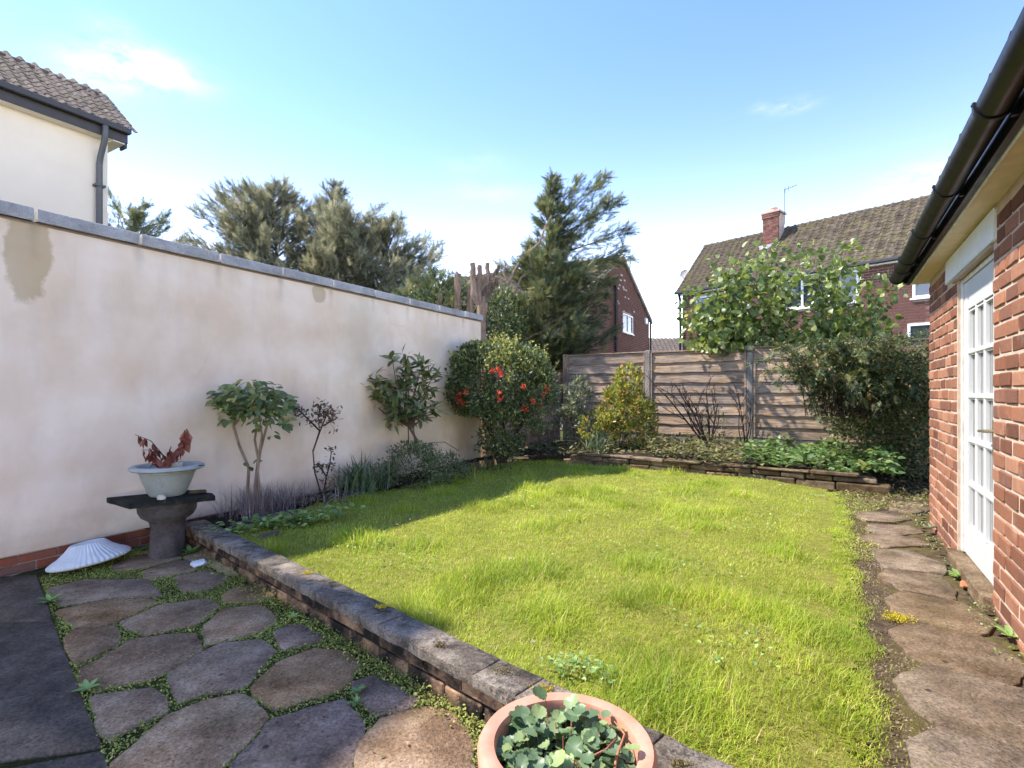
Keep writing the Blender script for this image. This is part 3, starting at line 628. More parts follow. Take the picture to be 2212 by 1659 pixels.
# ------------------------------------------------------------------ left rendered wall
lw = empty('rendered_wall', (*W0, 0), rzof(WDIR)); tag(lw, 'tall cream rendered boundary wall with grey coping, brown stains and a painted warm glow at the far base', 'wall')
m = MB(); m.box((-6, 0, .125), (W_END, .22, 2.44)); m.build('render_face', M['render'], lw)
m = MB(); m.box((-6, .022, -.1), (W_END - .002, .2, .122)); m.build('plinth_core', M['mortar_far'], lw)
for r in range(2):
    x = -1.6 - .1 * r
    while x < 1.6:
        L = .225; mm = MB(); mm.bbox((0, 0, 0), (L - .008, .05, .056), .004, .002); link('brick', mm.mesh('brick', M['brick_plinth']), lw, (x, .012 + random.uniform(-.002, .002), -.008 + r * .064)); x += L
x = .175 - .674 * 9
k = 0
while x < W_END - .02:
    L = min(.674, W_END + .03 - x); 
    poly = rough_poly([(x + .009, -.04), (x + L - .009, -.04), (x + L - .009, .26), (x + .009, .26)], .17, .002)
    mm = MB(); mm.slab(poly, 2.55 + random.uniform(-.003, .004), .092, .008, .004); o = mm.build('coping_stone', M['wall_coping'], lw); soft_angle(o, 50)
    x += L
# pebble-dashed joint: mortar under the copings
m = MB(); m.box((-6, .004, 2.44), (W_END - .004, .216, 2.462)); m.build('mortar_bed', M['mortar_far'], lw)

# ------------------------------------------------------------------ brickwork and roof tile helpers
def cam_size(p): return 1.0 / max(.2, p[1])
def brick_mesh(L, H, D, mat, rs):
    mm = MB(); mm.bbox((0, 0, 0), (L, D, H), .006, .003, rs); return mm.mesh('brick', mat)
def brickwork(parent, x0, x1, z0, z1, course, module, mat, holes=(), proud=.007, limit=300, frame=None, gap=.011, gapx=None, zoff=0, stuffname='brickwork', x_first=None, jit=.002):
    """bricks of a wall: the nearest as parts, the rest joined"""
    rs = random.Random(3); meshes = {}; items = []; gapx = gapx or gap
    nz_ = int((z1 - z0) / course)
    for r in range(nz_):
        z = z0 + r * course; x = x0 - (module / 2 if r % 2 else 0)
        while x < x1 - .02:
            a, b = max(x, x0), min(x + module, x1)
            segs = [(a, b)]
            for (hx0, hx1, hz0, hz1) in holes:
                if z + course > hz0 + .01 and z < hz1 - .01:
                    ns = []
                    for (p, q) in segs:
                        if q <= hx0 or p >= hx1: ns.append((p, q))
                        else:
                            if p < hx0 - .03: ns.append((p, hx0))
                            if q > hx1 + .03: ns.append((hx1, q))
                    segs = ns
            for (p, q) in segs:
                if q - p > .035: items.append((p, q, z))
            x += module
    c, s = math.cos(frame[1]), math.sin(frame[1]); fx, fy = frame[0][:2]
    def dist(it): 
        mx = (it[0] + it[1]) / 2; X, Y = fx + c * mx, fy + s * mx
        if Y < .2: return 99
        u = CX + F * X / Y; v = HV - F * (it[2] - EYE) / Y
        return Y + (0 if (-10 < u < 2225 and -10 < v < 1670) else 50)
    items.sort(key=dist); rest = MB()
    for i, (p, q, z) in enumerate(items):
        L = round(q - p - gapx, 3); H = course - gap; y = -proud + rs.uniform(-jit, jit)
        if i < limit and dist((p, q, z)) < 45:
            key = (round(L / .02), rs.randrange(4))
            if key not in meshes: meshes[key] = brick_mesh(L, H, .05, mat, rs)
            link('brick', meshes[key], parent, (p + gapx / 2, y, z), (rs.uniform(-.006, .006), rs.uniform(-.008, .008), rs.uniform(-.01, .01)))
        else: rest.box((p + gapx / 2, y, z), (p + gapx / 2 + L, y + .05, z + H))
    if rest.v: rest.build(stuffname, mat, parent, kind='stuff')
def tile_mesh(w, L, mat, roll=.035, n=6, th=.016):
    vs, fs = [], []
    for j, (yy, zz) in enumerate(((0, 0), (L, 0))):
        for k in range(n + 1):
            t = k / n; h = roll * (math.sin(math.pi * min(1, t / .55)) if t < .55 else -.25 * math.sin(math.pi * (t - .55) / .45)); vs.append((w * t, yy, h + th))
    for k in range(n + 1):
        t = k / n; vs.append((w * t, 0, vs[k][2] - th))
    for k in range(n): fs.append((k, k + 1, n + 1 + k + 1, n + 1 + k)); fs.append((2 * (n + 1) + k, 2 * (n + 1) + k + 1, k + 1, k))
    mm = MB(); mm.add(vs, fs); return mm
def roof_tiles(parent, length, slope, pitch, course, tw, mat, limit, origin=(0, 0, 0), roll=.035, limfun=None, seed=1):
    """interlocking tiles up a slope; local x along the eave, y horizontal inward"""
    rs = random.Random(seed); n = int(length / tw) + 1; rows = int(slope / course) + 1; base = tile_mesh(tw * .99, course * 1.25, mat, roll); me = base.mesh('tile', mat); items = []
    for r in range(rows):
        for k in range(n): items.append((k * tw, r * course))
    if limfun: items.sort(key=lambda it: limfun(it[0]))
    rest = MB(); cp, sp = math.cos(pitch), math.sin(pitch)
    for i, (x, d) in enumerate(items):
        loc = (origin[0] + x + rs.uniform(-.004, .004), origin[1] + d * cp, origin[2] + d * sp); rot = (pitch - .055 + rs.uniform(-.012, .012), rs.uniform(-.02, .02), rs.uniform(-.02, .02))
        if i < limit: link('tile', me, parent, loc, rot)
        else:
            Mx = Matrix.LocRotScale(Vector(loc), __import__('mathutils').Euler(rot), None); rest.add([Mx @ Vector(v) for v in base.v], base.f)
    if rest.v: rest.build('tiling', mat, parent, kind='stuff')

# ------------------------------------------------------------------ right-hand house
rh_rz = rzof(HDIR)
rh = empty('brick_house', (*HC, 0), rh_rz); tag(rh, 'sunlit orange red brick house side with white glazed door and black gutter', 'house')
DX0, DX1, DZ0, DZ1 = 1.335, 2.36, .085, 2.10
LX0, LX1 = .93, 2.43
m = MB()
for a, b, c_, d in ((0, DX0, -.1, 2.33), (DX1, 6, -.1, 2.33), (DX0, DX1, -.1, DZ0 - .03), (DX0, DX1, DZ1, 2.33)): m.box((a, .004, c_), (b, .24, d))
m.box((0.002, .24, -.1), (.24, 6, 2.33)); m.box((.24, 5.8, -.1), (6, 6, 2.33))
hw = m.build('wall', M['mortar'], rh)
brickwork(hw, 0, 6, -.06, 2.33, .0895, .238, M['brick'], [(DX0 - .005, DX1 + .005, DZ0 - .05, DZ1 + .02), (LX0 - .01, LX1 + .01, 2.10, 2.34)], .003, 300, (HC, rh_rz), .014, .024, jit=.003)
m = MB(); m.bbox((LX0, -.014, 2.115), (LX1, .1, 2.305), .006, .004); m.build('lintel', M['lintel'], rh)
m = MB(); m.bbox((LX0 + .3, -.012, 2.085), (DX1, .08, 2.112), .004, .006); m.build('mortar_strip', M['mortar_far'], rh)
m = MB(); m.bbox((DX0 - .06, -.06, -.02), (DX1 + .02, .16, DZ0 - .012), .01, .006); m.build('door_step', M['path_slab'], rh)
m = MB(); m.box((DX0, .02, DZ0), (DX0 + .055, .1, DZ1 - .02)); m.box((DX1 - .03, .02, DZ0), (DX1, .1, DZ1 - .02)); m.box((DX0 + .055, .022, DZ1 - .05), (DX1 - .03, .1, DZ1 - .021)); m.build('door_frame', M['old_white'], rh)
door = empty('door', (DX0 + .06, .03, DZ0 + .005), 0, rh); door['label'] = 'white painted door with fifteen small glass panes'
DW, DH = DX1 - .034 - DX0 - .06, DZ1 - .055 - DZ0 - .005
st, top, bot = .115, .20, .20
m = MB(); m.bbox((0, 0, 0), (st, .045, DH), .004); m.bbox((DW - st, 0, 0), (DW, .045, DH), .004); m.box((st, .002, DH - top), (DW - st, .043, DH - .002)); m.box((st, .002, .002), (DW - st, .043, bot)); m.build('door_leaf', M['white_paint'], door)
pw, ph = (DW - 2 * st) / 3, (DH - top - bot) / 5
for i in range(1, 3):
    mm = MB(); mm.bbox((-.011, .001, bot), (.011, .04, DH - top), .004); link('glazing_bar', mm.mesh('glazing_bar', M['white_paint']), door, (st + i * pw, 0, 0))
for j in range(1, 5):
    mm = MB(); mm.bbox((st, -.001, -.012), (DW - st, .041, .012), .004); link('glazing_bar', mm.mesh('glazing_bar', M['white_paint']), door, (0, 0, bot + j * ph))
pane = MB(); pane.box((.008, 0, .008), (pw - .008, .004, ph - .008)); pme = pane.mesh('pane', M['door_glass'])
mould = MB()
for a, b, c_, d in ((.0105, .02, .01, ph - .01), (pw - .02, pw - .0105, .01, ph - .01), (.02, pw - .02, .012, .022), (.02, pw - .02, ph - .022, ph - .012)): mould.box((a, .008, c_), (b, .027, d))
mome = mould.mesh('glazing_bead', M['white_paint'])
for i in range(3):
    for j in range(5):
        link('pane', pme, door, (st + i * pw, .028, bot + j * ph)); link('glazing_bead', mome, door, (st + i * pw, 0, bot + j * ph))
m = MB(); m.bbox((DW - .075, -.012, 0.78), (DW - .04, .001, 1.0), .004); m.tube([(DW - .058, -.012, .93), (DW - .058, -.05, .93), (DW - .075, -.058, .93), (DW - .17, -.055, .925), (DW - .18, -.05, .925)], [.011, .011, .011, .009, .008], 8); o = m.build('door_handle', M['brass'], door); soft_angle(o)
# eaves
EV0, EV1 = -.173, 6
m = MB(); m.bbox((EV0 + .012, -.118, 2.325), (EV1, .02, 2.345), .003); m.build('soffit', M['cream_soffit'], rh)
m = MB(); m.bbox((EV0 + .012, -.132, 2.315), (EV1, -.12, 2.34), .002, .001); m.build('soffit_edge', M['old_white'], rh)
m = MB(); m.box((EV0, -.165, 2.33), (EV1, -.135, 2.50)); m.box((EV0 - .012, -.165, 2.33), (EV0 - .001, .3, 2.52)); m.build('fascia', M['black_pvc'], rh)
gy, gz, gr = -.236, 2.415, .062
m = MB(); vs = []; fs = []; n = 14
for i, xx in enumerate((EV0 - .03, EV1)):
    for rr in (gr, gr - .006):
        for k in range(n + 1):
            a = math.pi + math.pi * k / n; vs.append((xx, gy + rr * math.cos(a), gz + rr * math.sin(a) * 1.05))
N = n + 1
for k in range(n): fs += [(k, k + 1, 2*N + k + 1, 2*N + k), (N + k + 1, N + k, 3*N + k, 3*N + k + 1), (k + 1, k, N + k, N + k + 1)]
fs += [(0, 2*N, 3*N, N), (n, N + n, 3*N + n, 2*N + n)]
m.add(vs, fs); gut = m.build('gutter', M['black_pvc'], rh); soft_angle(gut, 60)
for xx in (-.17, .35, .75, 1.65, 2.6, 3.6):
    mm = MB(); vs = []; fs = []
    for i, dx in enumerate((-.014, .014)):
        for rr in (gr + .007, gr):
            for k in range(n + 1):
                a = math.pi * .97 + math.pi * 1.06 * k / n; vs.append((dx, rr * math.cos(a), rr * math.sin(a) * 1.05))
    for k in range(n): fs += [(k, k + 1, 2*N + k + 1, 2*N + k), (k + 1, k, N + k, N + k + 1), (2*N + k, 2*N + k + 1, 3*N + k + 1, 3*N + k)]
    mm.add(vs, fs); mm.box((-.012, .05, -.07), (.012, .075, .03)); mm.tube([(0, -gr - .004, .0), (0, -gr + .002, .014)], .009, 6)
    link('gutter_bracket', mm.mesh('gutter_bracket', M['black_pvc']), rh, (xx, gy, gz))
m = MB(); m.tube([(EV0 - .034, gy, gz - .005), (EV0 - .028, gy, gz - .005)], gr * .98, 16); m.build('gutter_end_cap', M['black_pvc'], rh)
rp = R_(35)
rf = empty('roof', (EV0 - .01, -.21, 2.50), 0, rh)
m = MB(); m.add([(0, .06, .03), (6.2, .06, .03), (6.2, 3.2, .03 + 3.14 * math.tan(rp)), (0, 3.2, .03 + 3.14 * math.tan(rp)), (0, 6.3, .03), (6.2, 6.3, .03), (0, .06, -.03), (6.2, .06, -.03), (6.2, 6.3, -.03), (0, 6.3, -.03)], [(0, 1, 2, 3), (3, 2, 5, 4), (7, 6, 9, 8), (0, 3, 4, 9, 6), (1, 7, 8, 5, 2), (6, 7, 1, 0), (4, 5, 8, 9)]); m.build('roof_deck', M['tile'], rf)
roof_tiles(rf, 6.2, 3.8, rp, .3, .3, M['tile'], 0, (0, 0, .03))

# ------------------------------------------------------------------ back fence
fence = empty('garden_fence', (*P2F, 0), rzof(RDIR)); tag(fence, 'weathered grey wooden fence of overlapping boards between concrete posts at the back', 'fence')
def board_mesh(L, H, mat, rs):
    n = 14; vs = []; fs = []
    for (yy, zz, th) in ((.0, H, 0), (-.018, H * .5, 1), (-.036, 0, 2), (-.016, -.004, 3), (.008, H, 4)):
        for k in range(n + 1):
            wv = (rs.uniform(-.006, .006) + .006 * math.sin(k * .9 + L)) if th in (2, 3) else 0
            vs.append((L * k / n, yy + rs.uniform(-.002, .002), zz + wv))
    N = n + 1
    for j in range(4):
        for k in range(n): fs.append((j*N + k, (j+1)*N + k, (j+1)*N + k + 1, j*N + k + 1))
    for k in range(n): fs.append((4*N + k, k, k + 1, 4*N + k + 1))
    mm = MB(); mm.add(vs, fs); return mm.mesh('board', mat)
rs = random.Random(9)
SP = 1.91
def panel(parent, x0, x1, zb, zt, nb, y=0.0, battens=()):
    p = empty('fence_panel', (x0, y, 0), 0, parent); L = x1 - x0; H = (zt - zb) / nb
    for j in range(nb):
        link('board', board_mesh(L, H * 1.18 if j < nb - 1 else H, M['fence_wood'], rs), p, (0, 0, zb + j * H), (0, rs.uniform(-.004, .004), 0))
    m = MB(); m.bbox((-.01, -.035, zt), (L + .01, .025, zt + .022), .003, .002); m.build('capping_rail', M['fence_wood'], p)
    for bx in [.02, L - .02] + list(battens):
        m = MB(); m.bbox((-.018, -.05, zb + .01), (.018, -.026, zt - .005), .003, .002); link('batten', m.mesh('batten', M['fence_wood']), p, (bx, 0, 0))
    return p
tops = {-1: 2.06, 0: 2.045, 1: 2.05, 2: 2.06, 3: 2.07}
for i in (-1, 0, 1, 2, 3):
    x0, x1 = i * SP + .055, (i + 1) * SP - .055
    panel(fence, x0, x1, .44, tops[i], 8)
    m = MB(); m.bbox((x0 - .02, -.02, .05), (x1 + .02, .02, .432), .005, .003); m.build('gravel_board', M['gravel_board'], fence)
for i in (0, 1, 2, 3, 4):
    m = MB(); m.bbox((-.05, -.06, 0), (.05, .06, 2.10), .012, .003); m.add([], []); link('concrete_post', m.mesh('concrete_post', M['post_conc']), fence, (i * SP, 0, 0))
m = MB(); m.bbox((-.05, -.05, 0), (.05, .05, 2.10), .008, .003); link('wooden_post', m.mesh('wooden_post', M['tan_wood']), fence, (-SP, 0, 0))

# side fence that carries on the line of the rendered wall
s0 = W_END + .12
sf = empty('side_fence', (*wl(s0), 0), rzof(WDIR)); tag(sf, 'lower shaded side fence with vertical battens between the rendered wall and back corner', 'fence')
L2 = 3.15
for i, (a, b, zt) in enumerate(((.05, 1.52, 1.72), (1.62, L2 - .05, 1.72))):
    panel(sf, a, b, .2, zt, 7, 0, (.45, .9, 1.2) if i else (.5, 1.0))
for xx, zt in ((1.57, 1.78),):
    m = MB(); m.bbox((-.045, -.06, 0), (.045, .06, zt), .006, .002); link('wooden_post', m.mesh('wooden_post', M['tan_wood']), sf, (xx, 0, 0))
for xx, w in ((-.03, .05), (-.03 - .115, .045)):
    m = MB(); m.bbox((-w, -.09, 0), (w, .06, 1.75), .006, .003); link('wooden_post', m.mesh('wooden_post', M['tan_wood']), sf, (xx + .16, -.01, 0))

# back bed wall of flat stones
bw = empty('bed_wall', (*BW_A, 0), rzof(RDIR)); tag(bw, 'low dry stone edging wall holding the planted bed before the fence', 'low wall')
for row, (z0, z1) in enumerate(((.0, .115), (.12, .19), (.194, .235))):
    x = -.1 + .13 * row
    while x < BW_L - .1 * row:
        L = random.uniform(.28, .62) if row != 2 else random.uniform(.35, .8)
        yo = random.uniform(-.02, .02); mm = MB(); mm.bbox((0, 0, 0), (L - .012, .2, z1 - z0 + random.uniform(-.008, .008)), .013, .008)
        link('stone', mm.mesh('stone', M['bed_stone']), bw, (x, -.1 + yo - (.01 if row == 2 else 0), z0), (0, random.uniform(-.01, .01), random.uniform(-.03, .03))); x += L

# ------------------------------------------------------------------ white neighbour house
XD = np.array((.514, .857))
wh = empty('white_house', (-7.66, 10.0, 0), rzof(XD)); tag(wh, 'cream white rendered house with brown tiled roof and grey downpipe behind the wall', 'house')
m = MB(); m.add([(-8, 0, -.1), (0, 0, -.1), (0, 2.0, -.1), (-8, 2.0, -.1), (-8, 0, 6.02), (0, 0, 6.02), (0, 2.0, 6.02), (-8, 2.0, 6.02), (0, 1.0, 7.1), (-8, 1.0, 7.1)], [(0, 1, 5, 4), (1, 2, 6, 8, 5), (2, 3, 7, 6), (3, 0, 4, 9, 7), (4, 5, 8, 9), (6, 7, 9, 8)]); m.build('wall', M['white_render'], wh)
m = MB(); m.box((-8, -.2, 6.0), (.2, -.001, 6.03)); m.box((.001, -.2, 5.98), (.2, .6, 6.02)); m.build('soffit', M['white_soffit'], wh)
m = MB(); m.bbox((-8, -.225, 6.0), (.24, -.201, 6.26), .004); m.build('fascia', M['dark_fascia'], wh)
m = MB(); m.bbox((-8, -.34, 6.16), (.26, -.23, 6.27), .012); m.build('gutter', M['dark_fascia'], wh)
m = MB(); m.bbox((.2, -.2, 5.92), (.24, .02, 6.12), .004); m.bbox((.2, -.2, 6.0), (.235, .1, 6.3), .004); m.build('verge_end', M['dark_fascia'], wh)
whp = math.atan2(1.02, 1.2)
wr = empty('roof', (-8, -.25, 6.30), 0, wh)
L_ = math.hypot(1.25, 1.04)
m = MB(); m.add([(0, .04, -.06), (8.2, .04, -.06), (8.2, 1.25, .98), (0, 1.25, .98), (8.2, 2.5, -.06), (0, 2.5, -.06)], [(0, 1, 2, 3), (3, 2, 4, 5), (1, 4, 2), (0, 3, 5)]); m.build('roof_deck', M['dark_fascia'], wr)
roof_tiles(wr, 8.25, L_, whp, .158, .2, M['tile_white_house'], 300, (0, 0, -.035), .048, lambda x: -x, 4)
for k in range(20):
    mm = MB(); mm.tube([(0, 0, 0), (.43, 0, 0)], .075, 8); link('ridge_tile', mm.mesh('ridge_tile', M['tile_white_house']), wr, (8.25 - .42 * (k + 1), 1.25, .97 + random.uniform(-.008, .008)))
m = MB(); m.tube([(-.15, -.285, 6.18), (-.15, -.285, 6.05), (-.15, -.25, 5.9), (-.16, -.11, 5.62), (-.16, -.07, 5.5), (-.16, -.07, 0)], .05, 10); o = m.build('downpipe', M['grey_pipe'], wh); soft_angle(o)
for z in (5.1, 3.2, 1.4):
    mm = MB(); mm.bbox((-.085, -.13, -.02), (.085, .0, .02), .004); link('pipe_clip', mm.mesh('pipe_clip', M['grey_pipe']), wh, (-.16, 0, z))

# unseen block added left of the view, above wall height, to shade the patio
R0_ = Matrix.Rotation(-rzof(XD), 3, 'Z')
wg = [wl(-7, -.35), wl(-.6, -.35), wl(-.6, -4.2), wl(-7, -4.2)]
wg = [R0_ @ Vector((p[0] + 7.66, p[1] - 10.0, 0)) for p in wg]
m = MB(); m.add([(p.x, p.y, -.1) for p in wg] + [(p.x, p.y, 5.3) for p in wg], [(0, 1, 5, 4), (1, 2, 6, 5), (2, 3, 7, 6), (3, 0, 4, 7), (4, 5, 6, 7)]); m.build('added_shade_block', M['white_render'], wh)

# ------------------------------------------------------------------ brick gable house in the middle distance
GA = np.array((4.6, 22.2)); GO = GA - XD * 4.0; gh_rz = rzof(XD)
gh = empty('gable_house', (*GO, 0), gh_rz); tag(gh, 'dark red brick gable end house with small white window beside the big conifer', 'house')
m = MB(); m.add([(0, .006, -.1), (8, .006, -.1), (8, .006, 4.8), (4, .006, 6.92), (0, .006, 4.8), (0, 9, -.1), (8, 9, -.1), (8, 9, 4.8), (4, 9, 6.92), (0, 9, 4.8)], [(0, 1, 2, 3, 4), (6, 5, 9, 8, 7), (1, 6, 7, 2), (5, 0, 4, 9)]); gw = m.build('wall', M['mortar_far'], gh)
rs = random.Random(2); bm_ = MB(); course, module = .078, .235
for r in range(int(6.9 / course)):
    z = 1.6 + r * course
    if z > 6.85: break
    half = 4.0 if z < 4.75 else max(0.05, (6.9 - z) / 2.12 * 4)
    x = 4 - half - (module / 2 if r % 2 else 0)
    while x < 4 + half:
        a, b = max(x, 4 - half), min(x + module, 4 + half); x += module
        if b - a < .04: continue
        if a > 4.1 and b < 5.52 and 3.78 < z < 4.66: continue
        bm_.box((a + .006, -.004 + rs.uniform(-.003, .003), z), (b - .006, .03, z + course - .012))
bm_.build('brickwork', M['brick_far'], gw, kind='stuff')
bm_ = MB()
for r in range(42):
    z = 1.6 + r * course; x = .02 - (module / 2 if r % 2 else 0)
    while x < 3: bm_.box((-.01, max(.02, x) + .006, z), (.03, x + module - .006, z + course - .012)); x += module
bm_.build('brickwork', M['brick_far'], gw, kind='stuff')
rs2 = random.Random(8)
for i in range(16):
    bx, bz = rs2.uniform(3.4, 5.6), rs2.uniform(4.5, 6.2)
    if abs(bx - 4) > (6.7 - bz) / 2.12 * 4: continue
    mm = MB(); mm.box((0, -.012, 0), (.17, .02, .062)); link('pale_brick', mm.mesh('pale_brick', M['pebble']), gw, (bx, 0, round(bz / course) * course))
def window(parent, x, z, w, h, y=-.02, bars=(.5,), fr=.06, sill=True, hbars=()):
    wd = empty('window', (x, y, z), 0, parent)
    m = MB(); m.box((0, 0, 0), (fr, .07, h)); m.box((w - fr, 0, 0), (w, .07, h)); m.box((fr, .001, 0), (w - fr, .07, fr)); m.box((fr, .001, h - fr), (w - fr, .07, h))
    for b in bars: m.box((w * b - fr * .5, .003, fr), (w * b + fr * .5, .06, h - fr))
    for b in hbars: m.box((fr, .005, h * b - fr * .4), (w - fr, .06, h * b + fr * .4))
    m.build('frame', M['pvc'], wd)
    xs = [0] + list(bars) + [1]
    for a, b in zip(xs[:-1], xs[1:]):
        mm = MB(); mm.box((w * a + fr * .4, .035, fr * .5), (w * b - fr * .4, .04, h - fr * .5)); mm.build('pane', M['glass'], wd)
    if sill: m = MB(); m.bbox((-.05, -.05, -.05), (w + .05, .06, -.001), .006); m.build('sill', M['pvc'], wd)
    return wd
window(gh, 4.16, 3.82, 1.3, .8, -.03)
ggp = math.atan2(2.12, 4.0)
gr_ = empty('roof', (0, 0, 4.8), rz=0, parent=gh)
m = MB(); m.add([(-.3, -.06, -.1), (4, -.06, 2.18), (8.3, -.06, -.1), (-.3, 9.1, -.1), (4, 9.1, 2.18), (8.3, 9.1, -.1)], [(0, 1, 4, 3), (1, 2, 5, 4)]); m.build('roof_deck', M['tile'], gr_)
ts = empty('tile_slope', (-.32, 9.1, -.08), R_(-90), gr_)
roof_tiles(ts, 9.15, 4.75, ggp, .33, .3, M['tile'], 0, (0, 0, 0), .04)
m = MB(); 
for s_ in (-1, 1):
    for k in range(1): m.add([(4, -.1, 2.24), (4 + s_ * 4.3, -.1, -.04), (4 + s_ * 4.3, -.1, -.2), (4, -.1, 2.08), (4, .0, 2.24), (4 + s_ * 4.3, .0, -.04), (4 + s_ * 4.3, 0, -.2), (4, 0, 2.08)], [(0, 1, 2, 3), (0, 4, 5, 1), (3, 2, 6, 7)])
m.build('verge_board', M['post_conc'], gr_)
m = MB(); m.tube([(3.0, -.08, 5.55), (3.15, -.08, 5.5), (3.15, -.08, 0)], .06, 8); m.tube([(3.15, -.08, 3.4), (3.15, -.08, 3.5)], .085, 8); m.build('soil_pipe', M['black_pvc'], gh)
m = MB(); m.tube([(8.02, -.07, 4.7), (8.02, -.07, 0)], .05, 8); m.build('downpipe', M['black_pvc'], gh)
m = MB(); m.tube([(.1, -.08, 4.6), (.1, -.08, 0)], .05, 8); m.build('downpipe', M['black_pvc'], gh)
m = MB(); m.bbox((7.2, -.09, 4.5), (7.5, 0, 4.78), .02); m.build('alarm_box', M['pvc'], gh)

# far bungalow roof between the two houses
bo = at(1330, 848, 36.0); fb = empty('distant_bungalow', (bo[0], bo[1], 0), R_(-3)); tag(fb, 'distant brown tiled bungalow roof seen in the gap between two brick houses', 'house')
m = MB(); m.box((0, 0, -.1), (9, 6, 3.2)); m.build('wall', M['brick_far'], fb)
br = empty('roof', (-.2, -.2, 3.2), 0, fb)
m = MB(); m.add([(0, 0, 0), (9.4, 0, 0), (9.4, 3.2, 1.95), (0, 3.2, 1.95), (9.4, 6.4, 0), (0, 6.4, 0)], [(0, 1, 2, 3), (3, 2, 4, 5), (1, 4, 2), (0, 3, 5)]); m.build('roof_deck', M['tile_white_house'], br)
roof_tiles(br, 9.4, 3.75, math.atan2(1.95, 3.2), .3, .3, M['tile_white_house'], 0, (0, 0, .02), .03)

# ------------------------------------------------------------------ brick house behind the fence on the right
BD = np.array((.661, -.75)); B0 = np.array((6.25, 19.35)); bh_rz = rzof(BD)
bh = empty('terraced_house', (*B0, 0), bh_rz); tag(bh, 'red brick house with mossy brown roof and chimney behind the leafy tree', 'house')
EZ = 4.86
m = MB(); m.add([(0, .006, -.1), (10, .006, -.1), (10, 3.9, -.1), (0, 3.9, -.1), (0, .006, EZ), (10, .006, EZ), (10, 3.9, EZ), (0, 3.9, EZ), (0, 1.95, EZ + 2.0), (10, 1.95, EZ + 2.0)], [(0, 1, 5, 4), (1, 2, 6, 9, 5), (2, 3, 7, 6), (3, 0, 4, 8, 7)]); bwall = m.build('wall', M['mortar_far'], bh)
WINS = [(.55, 3.72, 1.9, .95, (.5,)), (3.35, 3.86, 2.25, .92, (.33, .66)), (6.86, 3.78, .9, .52, (.5,)), (6.75, 2.35, 1.2, .75, (.5,))]
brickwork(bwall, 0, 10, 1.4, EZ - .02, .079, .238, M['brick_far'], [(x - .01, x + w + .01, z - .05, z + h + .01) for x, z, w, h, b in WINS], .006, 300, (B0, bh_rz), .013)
for x, z, w, h, b in WINS: window(bh, x, z, w, h, -.03, b)
m = MB(); m.box((-.1, -.14, EZ - .06), (10, .0, EZ + .06)); m.build('fascia', M['pvc'], bh)
m = MB(); m.bbox((-.2, -.25, EZ - .02), (10, -.145, EZ + .08), .02); m.build('gutter', M['dark_fascia'], bh)
m = MB(); m.tube([(-.03, -.2, EZ), (-.03, -.1, EZ - .25), (-.03, -.08, 0)], .045, 8); m.build('downpipe', M['black_pvc'], bh)
brf = empty('roof', (-.2, -.16, EZ + .08), 0, bh); bp = math.atan2(2.05, 2.05)
m = MB(); m.add([(0.02, .04, -.05), (10.3, .04, -.05), (10.3, 2.1, 2.02), (.02, 2.1, 2.02), (10.3, 4.2, -.05), (.02, 4.2, -.05)], [(0, 1, 2, 3), (3, 2, 4, 5), (1, 4, 2), (0, 3, 5)]); m.build('roof_deck', M['tile'], brf)
roof_tiles(brf, 10.3, 2.95, bp, .197, .235, M['tile'], 300, (0, 0, -.02), .035, lambda x: abs(x - 5.5), 6)
for k in range(24):
    mm = MB(); mm.tube([(0, 0, 0), (.44, 0, 0)], .08, 8); link('ridge_tile', mm.mesh('ridge_tile', M['tile']), brf, (.43 * k, 2.1, 2.03 + random.uniform(-.01, .01)))
ch = empty('chimney', (2.55, 1.42, 1.2), 0, brf)
m = MB(); m.box((.01, .01, 0), (.52, .52, 1.33)); m.build('chimney_core', M['mortar_far'], ch)
for r in range(17):
    z = r * .076; o_ = .03 if r >= 15 else 0
    for face in range(2):
        n0 = 0 if r % 2 else -.11
        x = n0
        while x < .53 - .02:
            a, b = max(x, 0), min(x + .225, .53); x += .225
            if b - a < .05: continue
            mm = MB()
            if face == 0: mm.bbox((a + .004 - o_, -.004 - o_, 0), (b - .004 + o_, .06, .066), .004, .002)
            else: mm.bbox((-.004 - o_, a + .004 - o_ + .066, 0), (.06, b - .004 + o_ + .066, .066), .004, .002)
            link('brick', mm.mesh('brick', M['brick_far']), ch, (0, 0, z))
m = MB(); m.bbox((-.05, -.05, 1.30), (.58, .58, 1.37), .01, .004); m.build('chimney_cap', M['mortar_far'], ch)
m = MB(); m.lathe([(.12, 1.37), (.11, 1.5), (.125, 1.51), (.125, 1.53), (.09, 1.53), (.08, 1.4)], 14, (.27, .27, 0)); o = m.build('chimney_pot', M['terracotta'], ch); soft_angle(o)
m = MB(); m.bbox((-.06, -.14, .0), (.6, -.01, .2), .01, .01); m.bbox((-.12, -.05, 0), (-.01, .5, .22), .01, .01); m.build('lead_flashing', M['wall_coping'], ch)
ae = link('tv_aerial', (lambda mm: (mm.tube([(0, 0, -.55), (0, 0, 1.15)], .014, 6), mm.tube([(-.05, 0, 1.1), (.62, -.25, 1.16)], .01, 5), [mm.tube([(x, -.4 * x + .0 - .16, 1.105 + .09 * x), (x, -.4 * x + .16, 1.105 + .09 * x)], .007, 4) for x in (.1, .2, .3, .4, .5, .58)], mm.tube([(.02, 0, .96), (.02, 0, 1.26)], .008, 4), mm.tube([(.2, -.08, 1.0), (.2, -.08, 1.28)], .008, 4), mm)[-1])(MB()).mesh('tv_aerial', M['black_pvc']))
